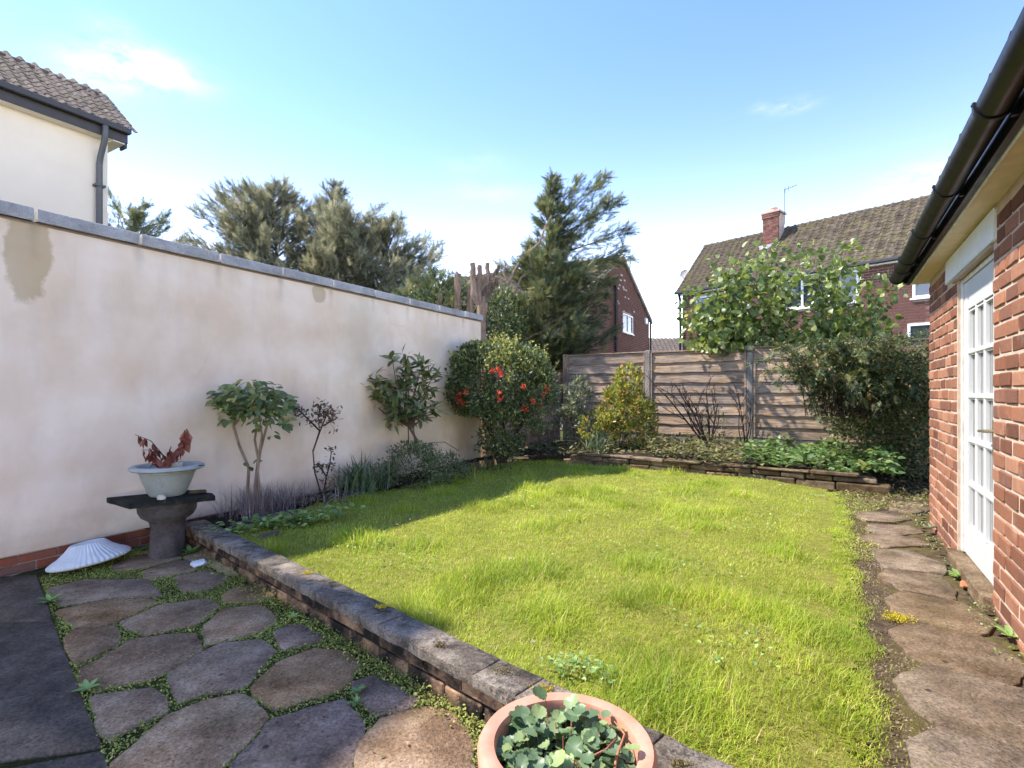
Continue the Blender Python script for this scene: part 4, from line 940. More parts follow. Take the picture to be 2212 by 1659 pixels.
aw = B0 + BD * 2.95 + np.array((.75, .661)) * 1.6; ae.location = (aw[0], aw[1], EZ + .08 + 2.5); ae.rotation_euler = (0, 0, bh_rz + .3); ae.scale = (.62, .62, .72); tag(ae, 'thin television aerial on a mast above the brick chimney', 'aerial')
dm = MB(); dm.lathe([(.0, .0), (.1, .015), (.2, .05), (.26, .09)], 20); dm.tube([(0, 0, 0), (0, .1, -.1), (0, .2, -.3)], .02, 6); dm.tube([(0, -.2, .03), (0, -.1, .35)], .01, 5)
dp = B0 - BD * .3 + np.array((.75, .661)) * .7
do = dm.build('satellite_dish', M['wall_coping']); do.location = (dp[0], dp[1], EZ + .85); do.rotation_euler = (R_(80), 0, R_(-50)); do.scale = (.75, .75, .75); tag(do, 'small grey satellite dish at the left edge of the mossy roof', 'satellite dish')

# shed roof showing over the fence
sp = P2F - RDIR * 1.4 + RN * .5
sh = empty('garden_shed', (*sp, 0), rzof(RDIR)); tag(sh, 'shed with black corrugated roof edge just above the back fence', 'shed')
m = MB(); m.box((0, .1, -.1), (1.3, 1.6, 2.02)); m.build('wall', M['fence_wood'], sh)
vs = []; n = 64
for yy, zz in ((0, 2.06), (1.8, 2.0)):
    for k in range(n + 1): vs.append((-.1 + 1.5 * k / n, yy, zz + .022 * math.sin(k * 1.2)))
m = MB(); m.add(vs + [(x, y, z - .012) for x, y, z in vs], [(k, k + 1, n + 2 + k, n + 1 + k) for k in range(n)] + [(k + 2*(n+1), k + 1 + 2*(n+1), k + 1, k) for k in range(n)]); m.build('roof', M['black_pvc'], sh)

# ------------------------------------------------------------------ trees
UP = np.array((0, 0, 1.))
def conifer(name, label, base, top, prof, nb, per, mat, size=.3, sweep=(0, 0, 0), group=None, seed=1, t0=.15, upc=.35, bark='bark', limbs=()):
    global rng
    keep = rng; rng = np.random.default_rng(seed)
    base = np.array(base, float); top = np.array(top, float); t = empty(name, tuple(base)); tag(t, label, 'tree', group)
    H = np.linalg.norm(top - base); sweep = np.array(sweep, float); rv = random.Random(seed)
    m = MB(); pts = [(top - base) * k / 7 + np.array((rv.uniform(-.05, .05), rv.uniform(-.05, .05), 0)) * (0 < k < 7) for k in range(8)]
    m.tube(pts, [max(.012, .11 * H / 6 * (1 - k / 7.2)) for k in range(8)], 8); m.build('trunk', M[bark], t)
    br = MB(); P = []; D = []; S = []
    for i in range(nb + len(limbs)):
        if i < nb:
            tt = t0 + (1 - t0) * ((i + rv.random()) / nb); p0 = (top - base) * tt; az = rv.uniform(0, 2 * math.pi)
            d = np.array((math.cos(az), math.sin(az), upc + .5 * tt * rv.random())); d += sweep * (.4 + tt); L = prof(tt) * rv.uniform(.55, 1.08) * (1 + .35 * max(0, float(np.dot(norm(d), sweep))))
            if limbs and tt > .6 and d[0] < 0: L *= .65
        else:
            tt, L, upl = limbs[i - nb]; p0 = (top - base) * tt; d = np.array((1, rv.uniform(-.4, .3), upl))
        d = norm(d); bend = UP * rv.uniform(.1, .45) * L * .4
        path = [p0 + d * L * s + bend * s * s for s in (0, .35, .7, 1.0)]; br.tube(path, [.025, .018, .012, .004], 4, False)
        k = max(3, int(per * L)); s = rng.uniform(.22, 1.05, k) ** .8
        base_p = p0 + d * L * s[:, None] + bend * (s ** 2)[:, None]; spread = .15 * L * (1.15 - s * .9)
        P.append(base_p + rng.normal(size=(k, 3)) * spread[:, None] * np.array((1, 1, .7))); dd = norm(d + 2 * bend / max(L, .1) * .4 + rng.normal(size=(k, 3)) * .5 + UP * .1); D.append(dd); S.append(size * rng.uniform(.55, 1.25, k) * (.75 + .25 * min(1, L)))
    # leader tip
    k = int(per * 1.5); s = rng.uniform(.86, 1.0, k); P.append((top - base) * s[:, None] + rng.normal(size=(k, 3)) * ((1.02 - s) * 1.2)[:, None] * .5); D.append(norm(UP * .9 + rng.normal(size=(k, 3)) * .5)); S.append(size * rng.uniform(.4, .9, k))
    br.build('branches', M[bark], t)
    P = np.concatenate(P); D = np.concatenate(D); S = np.concatenate(S); scatter('crown', FROND_V, FROND_F, P, frames(D, rdir(len(P)) * .8 + UP * 1.0), S, M[mat], t, kind='stuff'); rng = keep
    return t
def prof_tab(tab):
    xs, ys = zip(*tab); return lambda t: float(np.interp(t, xs, ys))
SIDE = np.array((1.0, -.2, .25))
D1 = 13.0
conifer('conifer_tree', 'large dark ragged conifer sweeping right above the corner of the fence', (at(1158, 848, D1)[0], D1, 0), at(1190, 385, D1), prof_tab([(0, 1.5), (.3, 1.7), (.45, 1.6), (.58, 1.15), (.75, .75), (.9, .4), (1, .12)]), 165, 88, 'lf_conifer', .28, SIDE * .12, seed=3, t0=.06, limbs=[(.7, 2.0, .25), (.76, 1.9, .5), (.8, 1.7, .8), (.66, 2.1, .05), (.84, 1.2, 1.2), (.6, 1.9, .3), (.72, 1.8, .7), (.55, 1.7, .2)])
cf = bpy.data.objects['conifer_tree']; cb0 = np.array((at(1158, 848, D1)[0], D1, 0))
m = MB()
for pth, r in (([(1075, 650), (1098, 610), (1118, 575), (1130, 555), (1165, 525), (1178, 490), (1192, 465)], .045), ([(1098, 610), (1088, 590), (1092, 570)], .03), ([(1110, 640), (1125, 600), (1150, 585)], .03), ([(1130, 740), (1120, 715), (1135, 690), (1160, 680)], .025), ([(1120, 750), (1150, 725), (1175, 715)], .02)):
    m.tube([at(u, v, D1 - .9) - cb0 for u, v in pth], [r * (1 - .1 * i) for i in range(len(pth))], 7)
o = m.build('dead_limb', M['bark_pale'], cf); soft_angle(o, 60)
D2 = 15.0
conifer('conifer_tree', 'broad olive conifer with two ragged tips, leftmost of the trees above the wall', (at(610, 848, D2)[0], D2, 0), at(590, 405, D2), prof_tab([(0, 2.0), (.5, 2.3), (.72, 1.9), (.88, 1.0), (1, .2)]), 135, 72, 'lf_conifer2', .28, (-.18, 0, .1), seed=5, t0=.3, upc=.4, group='conifers above the wall')
conifer('conifer_tree', 'olive conifer with slim upright central spire above the wall', (at(715, 848, D2)[0], D2 + .3, 0), at(722, 395, D2), prof_tab([(0, 2.0), (.55, 2.1), (.72, 1.6), (.8, .75), (.92, .42), (1, .1)]), 135, 72, 'lf_conifer2', .26, (.0, 0, .1), seed=6, t0=.3, upc=.4, group='conifers above the wall')
conifer('conifer_tree', 'shorter open olive conifer right of the spire with sky showing through', (at(820, 848, D2)[0], D2 + .2, 0), at(838, 478, D2), prof_tab([(0, 1.8), (.6, 1.9), (.75, 1.5), (.9, .75), (1, .15)]), 110, 64, 'lf_conifer2', .26, (.15, 0, .1), seed=7, t0=.3, upc=.4, group='conifers above the wall')
conifer('conifer_tree', 'conifer tip peeping over the wall beside the white house', (at(285, 848, 16)[0], 16, 0), at(290, 462, 16), prof_tab([(0, 1.6), (.8, 1.5), (.9, 1.1), (1, .2)]), 50, 40, 'lf_conifer', .30, (.3, 0, 0), seed=8, t0=.55)
# pollarded tree at the end of the wall
pz = at(1040, 848, 10.2)
pt = empty('pollarded_tree', (pz[0], pz[1], 0)); tag(pt, 'cut back brown tree with thick bare stub branches at the wall end', 'tree')
k = 10.2 / F
def pp(u, v, dy=0): return ((u - 1040) * k, dy, EYE + (HV - v) * k)
m = MB(); m.tube([(0, 0, 0), pp(1041, 740), pp(1040, 690), pp(1042, 655)], [.10, .085, .085, .11], 9); o = m.build('trunk', M['bark_pale'], pt); soft_angle(o, 60)
for path in ([(1040, 662), (1024, 635), (1022, 600), (1021, 570)], [(1041, 660), (1034, 625), (1036, 590), (1036, 573)], [(1044, 662), (1050, 630), (1054, 600), (1053, 568)], [(1046, 655), (1062, 620), (1068, 595), (1078, 574)], [(1042, 660), (1044, 630), (1046, 612), (1048, 600)], [(1046, 640), (1052, 625), (1070, 612), (1074, 600)]):
    r0 = .07 * random.uniform(.75, 1.1) if path[0][0] != 1042 else .03; dy = random.uniform(-.1, .1); fine = []
    for i in range(3):
        for s in (0, .33, .66): fine.append(np.array(pp(path[i][0] + (path[i+1][0] - path[i][0]) * s + random.uniform(-1.6, 1.6), path[i][1] + (path[i+1][1] - path[i][1]) * s, dy * (i + s) / 3)))
    fine.append(np.array(pp(*path[3], dy))); rr = [r0 * (1 - .035 * i) * random.uniform(.88, 1.12) for i in range(10)]
    m = MB(); m.tube(fine, rr, 9); o = m.build('stub', M['bark'] if path[0][0] == 1046 else M['bark_pale'], pt); soft_angle(o, 60)
    e = fine[-1]; d_ = norm(fine[-1] - fine[-2]); m = MB(); m.tube([e - d_ * .005, e + d_ * .006], rr[-1] * .9, 9); m.build('sawn_end', M['pebble'], pt)
m = MB()
for i in range(26):
    a = np.array(pp(random.uniform(1022, 1070), random.uniform(600, 655), random.uniform(-.1, .1))); e = a + np.array((random.uniform(-.14, .16), random.uniform(-.14, .1), random.uniform(.05, .3))); m.tube([a, (a + e) / 2 + np.array((.02, 0, .03)), e], [.008, .006, .003], 5)
m.build('twigs', M['bark_pale'], pt)
# hedge with cut stumps left of it
def leafcloud(name, c, rad, n, size, tv, tf, mat, parent=None, clumps=40, spread=.28, fill=.45, up=.3, nup=.5, out=.8, cut=None, kind='stuff', zmin=None, flat=False, sizes=None):
    c = np.array(c, float); rad = np.array(rad, float); d = rdir(clumps); rr = rng.uniform(fill, 1.0, clumps) ** .6
    cc = d * rr[:, None]; w = rng.integers(0, clumps, n); q = cc[w] + rng.normal(size=(n, 3)) * spread * rng.uniform(.5, 1, n)[:, None]
    q = q[np.linalg.norm(q, axis=1) < 1.12]; 
    P = c + q * rad
    if zmin is not None: P = P[P[:, 2] > zmin]
    if cut is not None: P = P[cut(P)]
    n = len(P); o_ = norm((P - c) / rad); D = norm(o_ * out + rdir(n) * .8 + UP * up); N = norm(UP * nup + rdir(n) * .7 + o_ * .4)
    return scatter(name, tv, tf, P, frames(D, N), size * rng.uniform(.6, 1.25, n), M[mat], parent, None, kind)
hp = at(950, 848, 11.5)
hb = empty('hedge_bush', (hp[0], hp[1], 0)); tag(hb, 'scruffy olive hedge with cut stumps just above the end of the wall coping', 'bush')
leafcloud('foliage', (0, 0, 2.75), (1.0, .6, 1.05), 5500, .09, OVAL_V, OVAL_F, 'lf_bush', hb, 60)
leafcloud('foliage', (1.25, .3, 2.6), (.7, .5, .95), 4200, .09, OVAL_V, OVAL_F, 'lf_bush', hb, 50)
leafcloud('foliage', (-.1, 0, 3.0), (.95, .6, .78), 350, .28, FROND_V, FROND_F, 'lf_conifer', hb, 30)
for dx, h, lean in ((.28, 3.55, .1), (.4, 3.75, .02), (-.55, 3.25, -.05), (.2, 3.3, -.1), (.52, 3.5, .12)):
    m = MB(); m.tube([(dx, -.35, 0), (dx + lean, -.35, h * .6), (dx + lean * 1.6, -.4, h)], [.09, .08, .07], 8); m.build('stump', M['bark_pale'], hb)
# broad-leaved tree behind the fence
D3 = 10.4
bt = empty('broadleaf_tree', (*at(1700, 848, D3)[:2], 0)); tag(bt, 'bushy tree with large heart shaped green leaves behind the back fence', 'tree')
bx0, by0 = at(1700, 848, D3)[:2]; kk = D3 / F
def heart(mat, rv):
    vs = [(0, 0, 0), (0, .5, rv.uniform(-.06, .02)), (0, 1, rv.uniform(-.25, -.05))]
    Lf = [(-.18, -.1, .05), (-.45, .08, .1), (-.48, .4, .1), (-.28, .72, .04)]; f = []
    cz = rv.uniform(.6, 1.6)
    for s in (-1, 1):
        b = len(vs); vs += [(x * -s * rv.uniform(.9, 1.1), y, z * cz) for x, y, z in Lf]
        tri = [(0, 1, b), (b, 1, b + 1), (b + 1, 1, b + 2), (b + 2, 1, b + 3), (b + 3, 1, 2)]
        f += tri if s > 0 else [t_[::-1] for t_ in tri]
    return vs, f
rv = random.Random(4)
HEARTS = [heart(None, rv) for _ in range(4)]
hm = []
for v_, f_ in HEARTS:
    mm = MB(); mm.add(v_, f_); hm.append(mm.mesh('leaf', M['lf_tree'], True))
stems = []
sm = MB(); TP = []
ends = [(1505, 640), (1530, 590), (1580, 560), (1625, 545), (1660, 535), (1700, 545), (1745, 530), (1790, 528), (1830, 545), (1850, 590), (1885, 600), (1890, 660), (1560, 690), (1610, 650), (1690, 640), (1770, 620), (1830, 680), (1530, 735), (1600, 720), (1720, 700), (1790, 720), (1860, 700), (1650, 590), (1740, 580), (1925, 680), (1492, 640), (1498, 690), (1515, 600), (1545, 560), (1500, 720), (1560, 620), (1600, 585), (1860, 560), (1880, 640)]
for i, (u, v) in enumerate(ends):
    root = [(1560, 780), (1615, 780), (1640, 780), (1770, 780), (1745, 780)][min(4, max(0, int((u - 1490) / 85)))]; dy = rv.uniform(-.7, .7)
    a = np.array(((root[0] - 1700) * kk, rv.uniform(-.15, .15), .3)); v += 22; e = np.array(((u - 1700) * kk * .97, dy, EYE + (HV - v) * kk)); mid = a * .45 + e * .55 + np.array((rv.uniform(-.2, .2), 0, .15))
    a2 = np.array((a[0] * .8 + e[0] * .2, a[1], EYE + (HV - 765) * kk))
    pth = [a, a2, mid, e]; sm.tube(pth, [.028, .024, .015, .006], 5)
    for s in np.linspace(.3, 1, 9): 
        p = a2 + (mid - a2) * (s * 2 if s < .5 else 1) + ((e - mid) * ((s - .5) * 2) if s > .5 else 0); TP.append(p)
sm.build('stems', M['bark_pale'], bt)
TP = np.array(TP); n = 7000; w = rng.integers(0, len(TP), n); P = TP[w] + rng.normal(size=(n, 3)) * np.array((.15, .22, .13))
P = P[(P[:, 2] > 2.0) & (P[:, 2] < 4.12)]; n = len(P)
D = norm(rdir(n) * .9 + np.array((0, 0, -.25))); top_ = P[:, 2] > 3.55; D[top_] = norm(D[top_] + np.array((0, 0, .9)))
Rm = frames(D, rdir(n) + np.array((-.2, -.5, .5))); S = rng.uniform(.075, .125, n)
o_ = np.argsort(P[:, 1]); P, Rm, S = P[o_], Rm[o_], S[o_]
crown = empty('crown', (0, 0, 0), 0, bt)
for i in range(300):
    M4 = Matrix.Translation(Vector(P[i])) @ Matrix(Rm[i].tolist()).to_4x4() @ Matrix.Scale(S[i], 4); link('leaf', hm[i % 4], crown, mat4=M4)
scatter('leaf_mass', *HEARTS[1], P[300:], Rm[300:], S[300:], M['lf_tree2'], crown, kind='stuff')

# ------------------------------------------------------------------ pots and ornaments by the left wall
pc = gp(362, 1196, 0); k = pc[1] / F
ped = empty('pedestal', (pc[0], pc[1], 0)); tag(ped, 'dark stoneware pedestal standing by the rendered wall under a slate', 'pedestal')
m = MB(); m.lathe([(.125, 0), (.128, .02), (.118, .05), (.112, .2), (.118, .25), (.13, .27), (.175, .30), (.195, .34), (.198, .38), (.19, .41), (.0, .412)], 32); o = m.build('stoneware_body', M['pedestal'], ped); soft_angle(o, 55)
sl = [(-.40, -.10), (-.06, -.33), (.38, -.02), (.30, .08), (.02, .22)]
m = MB(); m.slab(rough_poly(sl, .08, .006), .455, .038, .006); so = m.build('slate_board', M['slate']); so.location = (pc[0], pc[1], 0); tag(so, 'black slate board lying on the pedestal below the grey pot', 'slate')
gpz = .458
gpo = empty('plant_pot', (pc[0] - .0, pc[1] + .0, gpz)); tag(gpo, 'grey green plastic pot with wide rim standing on the slate board', 'plant pot')
m = MB(); m.lathe([(0, 0), (.115, 0), (.13, .02), (.172, .13), (.185, .175), (.192, .178), (.194, .2), (.2, .203), (.21, .205), (.242, .2), (.252, .208), (.25, .222), (.235, .232), (.205, .232), (.195, .225), (.185, .17), (.18, .165)], 44); o = m.build('pot_body', M['grey_pot'], gpo); soft_angle(o, 50)
m = MB(); m.lathe([(0, .178), (.18, .175)], 24); m.build('compost', M['compost'], gpo)
m = MB(); m.lathe([(.0, .17), (.06, .17), (.065, .25), (.058, .25), (.054, .2), (0, .2)], 16, (.03, .03, 0)); o = m.build('inner_pot', M['pebble'], gpo); soft_angle(o)
dpnt = empty('dead_plant', (pc[0] + .02, pc[1] + .02, gpz + .18)); tag(dpnt, 'withered plant with hanging red brown leaves in the grey pot', 'plant')
lv = MB(); lv.add([(0, 0, 0), (-.02, -.03, .01), (.016, -.035, -.008), (-.028, -.07, -.01), (.022, -.075, .014), (-.004, -.115, 0), (.0, -.05, .016)], [(0, 1, 6), (0, 6, 2), (1, 3, 6), (6, 4, 2), (3, 5, 6), (6, 5, 4)]); lme = lv.mesh('leaf', M['lf_dead'], True)
sm = MB()
def px(u, v, dy=0): return np.array(((u - 362) * k - .02, dy, EYE + (HV - v) * k - gpz - .18))
rv = random.Random(6)
def hang(path, nleaf, sc=1.0):
    sm.tube(path, [.004, .004, .003, .002][:len(path)] if len(path) <= 4 else .003, 5)
    pts = np.array(path)
    for i in range(nleaf):
        t = rv.uniform(.4, 1.02) * (len(pts) - 1.02); j = min(int(t), len(pts) - 2); p = pts[j] + (pts[j + 1] - pts[j]) * (t - j)
        o = link('leaf', lme, dpnt, tuple(p), (R_(90 + rv.uniform(-25, 25)), rv.uniform(-.5, .5), rv.uniform(-3, 3)), (sc * rv.uniform(.8, 1.3),) * 3)
hang([px(362, 1010), px(350, 985), px(330, 952, -.04), px(300, 938, -.06)], 12, .7)
hang([px(362, 1010), px(355, 990), px(335, 972), px(296, 974, .03)], 10, .75)
hang([px(366, 1010), px(380, 975), px(392, 950), px(400, 926)], 14, .8)
hang([px(366, 1010), px(386, 985, -.05), px(398, 960, -.05), px(404, 928, -.05)], 9, .7)
hang([px(358, 1010), px(352, 985, -.1), px(342, 965, -.12)], 9, .8)
hang([px(370, 1010), px(376, 985, -.1), px(384, 962, -.1)], 9, .8)
sm.tube([px(400, 1015), px(420, 1006), px(444, 1004, -.05)], .004, 5)
sm.build('stem', M['bark_dark'], dpnt)
po = MB(); po.lathe([(0, 0), (.02, .004), (.026, .018), (.02, .032), (.0, .038)], 10, mod=lambda j, a: 1 + .18 * math.sin(2 * a + j)); peb = po.build('pebble', M['pebble'], smooth=True); pq = at(381, 1089, 3.72); peb.location = (pc[0] + .085, pc[1] - .2, .455); peb.scale = (1.2, 1, 1.1); tag(peb, 'pale cream pebble resting on the slate below the grey pot', 'stone')
bs = MB(); bs.bbox((-.06, -.03, 0), (.06, .03, .028), .01, .008); bso = bs.build('flat_stone', M['bed_stone']); bso.location = (pc[0] + .2, pc[1] + .06, .456); bso.rotation_euler = (0, 0, .4); tag(bso, 'small flat stone on the slate behind the grey pot', 'stone')
# fluted cast stone base
fc = gp(186, 1222, 0)
N_ = 264
def flute(j, a): return 1 + (.04 * (abs(math.sin(a * 22)) - .5) if 1 <= j <= 6 else 0)
m = MB(); m.lathe([(.262, 0), (.288, .012), (.29, .03), (.262, .052), (.215, .078), (.165, .118), (.128, .158), (.118, .168), (.108, .166), (.096, .152), (.07, .15), (.0, .149)], N_, mod=flute); fo = m.build('fluted_stone_base', M['white_stone'], smooth=True)
fo.location = (fc[0] - .0, fc[1] + .04, .02); fo.scale = (.84, .84, .84); fo.rotation_euler = (R_(-3), R_(-9), R_(20)); tag(fo, 'white fluted cast stone ornament base lying on the patio by the wall', 'ornament')
soft_angle(fo, 70)
rk = MB(); rk.bbox((-.06, -.035, 0), (.06, .035, .04), .015, .012); ro = rk.build('loose_stone', M['white_stone']); q = gp(430, 1222, 0); ro.location = (q[0], q[1], 0); ro.rotation_euler = (0, 0, .6); ro.scale = (.8, .8, .8); tag(ro, 'small pale loose stone on the mossy patio right of the pedestal', 'stone')

# ------------------------------------------------------------------ terracotta pot in front
tp = np.array((.140, 1.375)); TZ = .345
tpo = empty('plant_pot', (*tp, 0)); tag(tpo, 'large terracotta pink plastic pot in the foreground by the coping', 'plant pot')
m = MB(); m.lathe([(0, 0), (.15, 0), (.155, .01), (.19, .27), (.197, .275), (.2, .29), (.222, .292), (.229, .302), (.23, .33), (.222, .343), (.205, .345), (.187, .340), (.183, .33), (.178, .25), (.17, .2)], 72); o = m.build('pot_body', M['terracotta'], tpo); soft_angle(o, 45)
m = MB(); m.lathe([(0, .245), (.176, .235)], 30); m.build('compost', M['compost'], tpo)
pp_ = empty('pot_plant', (tp[0], tp[1], .24)); tag(pp_, 'leafy green plant with rounded scalloped leaves filling the terracotta pot', 'plant')
def round_leaf(rv):
    n = 21; vs = [(0, 0, 0), (0, .5, -.05)]; f = []
    for i in range(n):
        a = -math.pi * .5 + .30 + (2 * math.pi - .6) * i / (n - 1); r = .5 * (1 + .05 * (1 if i % 2 else -1) + rv.uniform(-.025, .025))
        vs.append((r * math.cos(a) * 1.02, .5 + r * math.sin(a), .05 + rv.uniform(-.05, .07) + .10 * abs(math.cos(a))))
    for i in range(n - 1): f.append((1, i + 2, i + 3))
    f += [(0, 2, 1), (0, 1, n + 1)]; return vs, f
rv = random.Random(12); RL = []
for _ in range(5):
    v_, f_ = round_leaf(rv); mm = MB(); mm.add(v_, f_); RL.append(mm.mesh('leaf', M['lf_pot'], True))
st_ = MB()
for i in range(290):
    a = rv.uniform(0, 2 * math.pi); r = .172 * math.sqrt(rv.random()); z = .015 + rv.uniform(.0, .09) * (1.15 - .3 * (r / .17) ** 2) + (.015 if rv.random() < .2 else 0)
    x, y = r * math.cos(a), r * math.sin(a)
    if y > .1 and rv.random() < .5: z += .018
    nr = Vector((rv.uniform(-.6, .6) + x * 2.0, rv.uniform(-.6, .6) + y * 2.0 - .1, 1)).normalized(); d = Vector((math.cos(a) + rv.uniform(-.9, .9), math.sin(a) + rv.uniform(-.9, .9), 0)); d = (d - nr * d.dot(nr)).normalized(); xx = d.cross(nr)
    M4 = Matrix.Translation((x, y, z)) @ Matrix((xx, d, nr)).transposed().to_4x4() @ Matrix.Scale(rv.uniform(.028, .05), 4)
    link('leaf', RL[i % 5], pp_, mat4=M4)
    if i % 3 == 0: st_.tube([(x * .6, y * .6, 0), (x * .9, y * .9, z * .6), (x, y, z)], .0016, 4)
n = 320; a_ = rng.uniform(0, 6.28, n); r_ = .168 * np.sqrt(rng.random(n)); P = np.column_stack((r_ * np.cos(a_), r_ * np.sin(a_), rng.uniform(.0, .055, n))); scatter('leaf_mass', *HEARTS[0], P, frames(norm(rdir(n) * np.array((1, 1, .3))), UP + rdir(n) * .5), rng.uniform(.025, .045, n), M['lf_potmass'], pp_, kind='stuff')
st_.build('leaf_stalks', M['bark_red'], pp_)
for pth in ([(.06, -.13, .06), (.03, -.06, .09), (.10, -.03, .10), (.135, .02, .095)], [(.09, -.14, .05), (.12, -.06, .10), (.16, .03, .1), (.14, .07, .11)], [(-.02, -.09, .08), (.03, -.07, .10), (.08, -.12, .07)]):
    mm = MB(); mm.tube(pth, [.004, .0035, .003, .0015][:len(pth)], 6); mm.build('runner_stem', M['bark_red'], pp_, True)

# ------------------------------------------------------------------ leaf shrubs against the wall
def camellia_leaf(rv, w=.5):
    vs = []; f = []; n = 5
    for i in range(n + 1):
        t = i / n; h = w * .5 * math.sin(math.pi * min(1, t * .94 + .03)) ** .75; zc = -.16 * t * t
        vs += [(-h, t, zc + .12 * h), (0, t, zc - .02), (h, t, zc + .12 * h)]
    for i in range(n):
        b = i * 3; f += [(b, b + 1, b + 4, b + 3), (b + 1, b + 2, b + 5, b + 4)]
    mm = MB(); mm.add(vs, f); return mm
rv = random.Random(21)
CAM = [camellia_leaf(rv, .62).mesh('leaf', M['lf_camellia'], True), camellia_leaf(rv, .54).mesh('leaf', M['lf_camellia'], True)]
LAU = [camellia_leaf(rv, .36).mesh('leaf', M['lf_laurel'], True), camellia_leaf(rv, .32).mesh('leaf', M['lf_laurel'], True)]
def place_leaf(me, parent, p, d, nrm, s, name='leaf'):
    d = Vector(d).normalized(); x = d.cross(Vector(nrm)); 
    if x.length < 1e-4: x = d.orthogonal()
    x.normalize(); z = x.cross(d); return link(name, me, parent, mat4=Matrix.Translation(Vector(p)) @ Matrix((x, d, z)).transposed().to_4x4() @ Matrix.Scale(s, 4))
b = wl(.0) # shrub with rounded leaves
sp_ = gp(543, 1108, .12); sb = empty('camellia_shrub', tuple(sp_)); tag(sb, 'leggy shrub with flat topped crown of broad leaves nearest the grey pot', 'shrub')
k = sp_[1] / F
def lp(u, v, dy=0.0, u0=543): return np.array(((u - u0) * k, dy, EYE + (HV - v) * k - sp_[2]))
sm = MB()
for path, r in (([(540, 1108), (536, 1060), (540, 1010), (520, 960), (510, 920), (512, 880), (520, 850)], .016), ([(552, 1100), (550, 1050), (556, 990), (548, 950), (552, 920), (545, 880), (540, 850)], .014), ([(556, 1095), (553, 1040), (560, 980), (572, 930), (585, 890), (600, 860)], .014), ([(548, 1108), (560, 1050), (556, 1000), (566, 940), (560, 890), (570, 850)], .011), ([(510, 920), (522, 900), (524, 880), (505, 845)], .008), ([(572, 930), (570, 900), (585, 870), (615, 850)], .008)):
    dy = rv.uniform(-.1, .1); sm.tube([lp(u, v, dy * (1108 - v) / 300) for u, v in path], [r * (1 - .07 * i) for i in range(len(path))], 7)
sm.build('stems', M['bark_pale'], sb)
cr = empty('crown', (0, 0, 0), 0, sb)
for i in range(300):
    a = rv.uniform(0, 2 * math.pi); rr = math.sqrt(rv.random()); u = 547 + 84 * rr * math.cos(a) * 1.0; dy = .26 * rr * math.sin(a)
    top_ = 818 + 26 * rr ** 2 + (8 if u > 590 else 0); v = top_ + rv.random() ** 1.3 * (98 - 42 * rr ** 2); 
    if u > 600: v += 12
    p = lp(u, v, dy); dr = (math.cos(a) * .7 + rv.uniform(-.6, .6), math.sin(a) * .7 + rv.uniform(-.6, .6), rv.uniform(-1.0, .25)); place_leaf(CAM[i % 2], cr, p, dr, (rv.uniform(-.6, .6), rv.uniform(-1.0, .2), .9), rv.uniform(.062, .098))
for i in range(22):
    u, v = rv.choice([(600, 900), (605, 905), (590, 935), (560, 910), (546, 1000), (556, 930), (580, 895)]); place_leaf(CAM[i % 2], cr, lp(u + rv.uniform(-14, 14), v + rv.uniform(-10, 10), rv.uniform(-.1, .1)), (rv.uniform(-1, 1), rv.uniform(-1, 1), -.4), (0, -.6, 1), rv.uniform(.05, .08))
n = 260; a_ = rng.uniform(0, 2 * math.pi, n); r_ = np.sqrt(rng.random(n)); uu = 545 + 78 * r_ * np.cos(a_); vv = 832 + 20 * r_ ** 2 + rng.random(n) * (66 - 30 * r_ ** 2); P = np.column_stack(((uu - 543) * k, .24 * r_ * np.sin(a_), EYE + (HV - vv) * k - sp_[2]))
scatter('leaf_mass', OVAL_V, OVAL_F, P, frames(norm(np.column_stack((np.cos(a_), np.sin(a_), np.full(n, -.4))) + rdir(n) * .7), rdir(n) * .6 + np.array((0, -.5, .8))), rng.uniform(.07, .11, n) * 1.0, M['lf_cammass'], cr, kind='stuff')
# laurel-like shrub
sp_ = np.array((*wl(3.95, .32), .13)); lb = empty('laurel_shrub', tuple(sp_)); tag(lb, 'evergreen shrub with long narrow leaves in whorls against the middle of the wall', 'shrub')
k = sp_[1] / F; U0 = CX + F * sp_[0] / sp_[1]
def lq(u, v, dy=0.0): return np.array(((u - U0) * k, dy, EYE + (HV - v) * k - sp_[2]))
sm = MB(); hubs = []
hub_px = [(785, 850), (800, 830), (800, 875), (815, 805), (825, 855), (835, 885), (845, 835), (845, 900), (858, 780), (865, 810), (866, 860), (880, 790), (880, 900), (885, 835), (895, 870), (905, 800), (905, 850), (915, 890), (920, 815), (930, 840), (930, 875), (875, 765), (940, 805), (850, 870), (825, 825), (900, 905), (870, 885), (910, 780), (888, 815), (855, 905), (940, 885), (810, 890)]
for i, (u, v) in enumerate(hub_px):
    dy = rv.uniform(-.3, .22); h = lq(u, v, dy); hubs.append(h); mid = lq(875 + (u - 875) * .35, 915 + (v - 915) * .25, dy * .4); sm.tube([lq(893, 925), mid, h], [.012, .008, .004], 5)
sm.tube([lq(905, 990), lq(900, 950), lq(880, 915), lq(868, 905)], [.02, .018, .015, .01], 7); sm.tube([lq(903, 990), lq(893, 930), lq(893, 900)], [.014, .012, .008], 6); sm.tube([lq(880, 985, .1), lq(878, 900, .1)], .008, 5)
sm.build('stems', M['bark'], lb)
cr = empty('crown', (0, 0, 0), 0, lb)
for i in range(298):
    h = hubs[i % len(hubs)]; a = rv.uniform(0, 2 * math.pi); t_ = rv.random(); p = h + np.array((rv.uniform(-.04, .04), rv.uniform(-.04, .04), -.07 * t_ + .02)); place_leaf(LAU[i % 2], cr, p, (math.cos(a), math.sin(a), rv.uniform(-.55, .8)), (rv.uniform(-.4, .4), rv.uniform(-.7, .2), 1), rv.uniform(.13, .2))
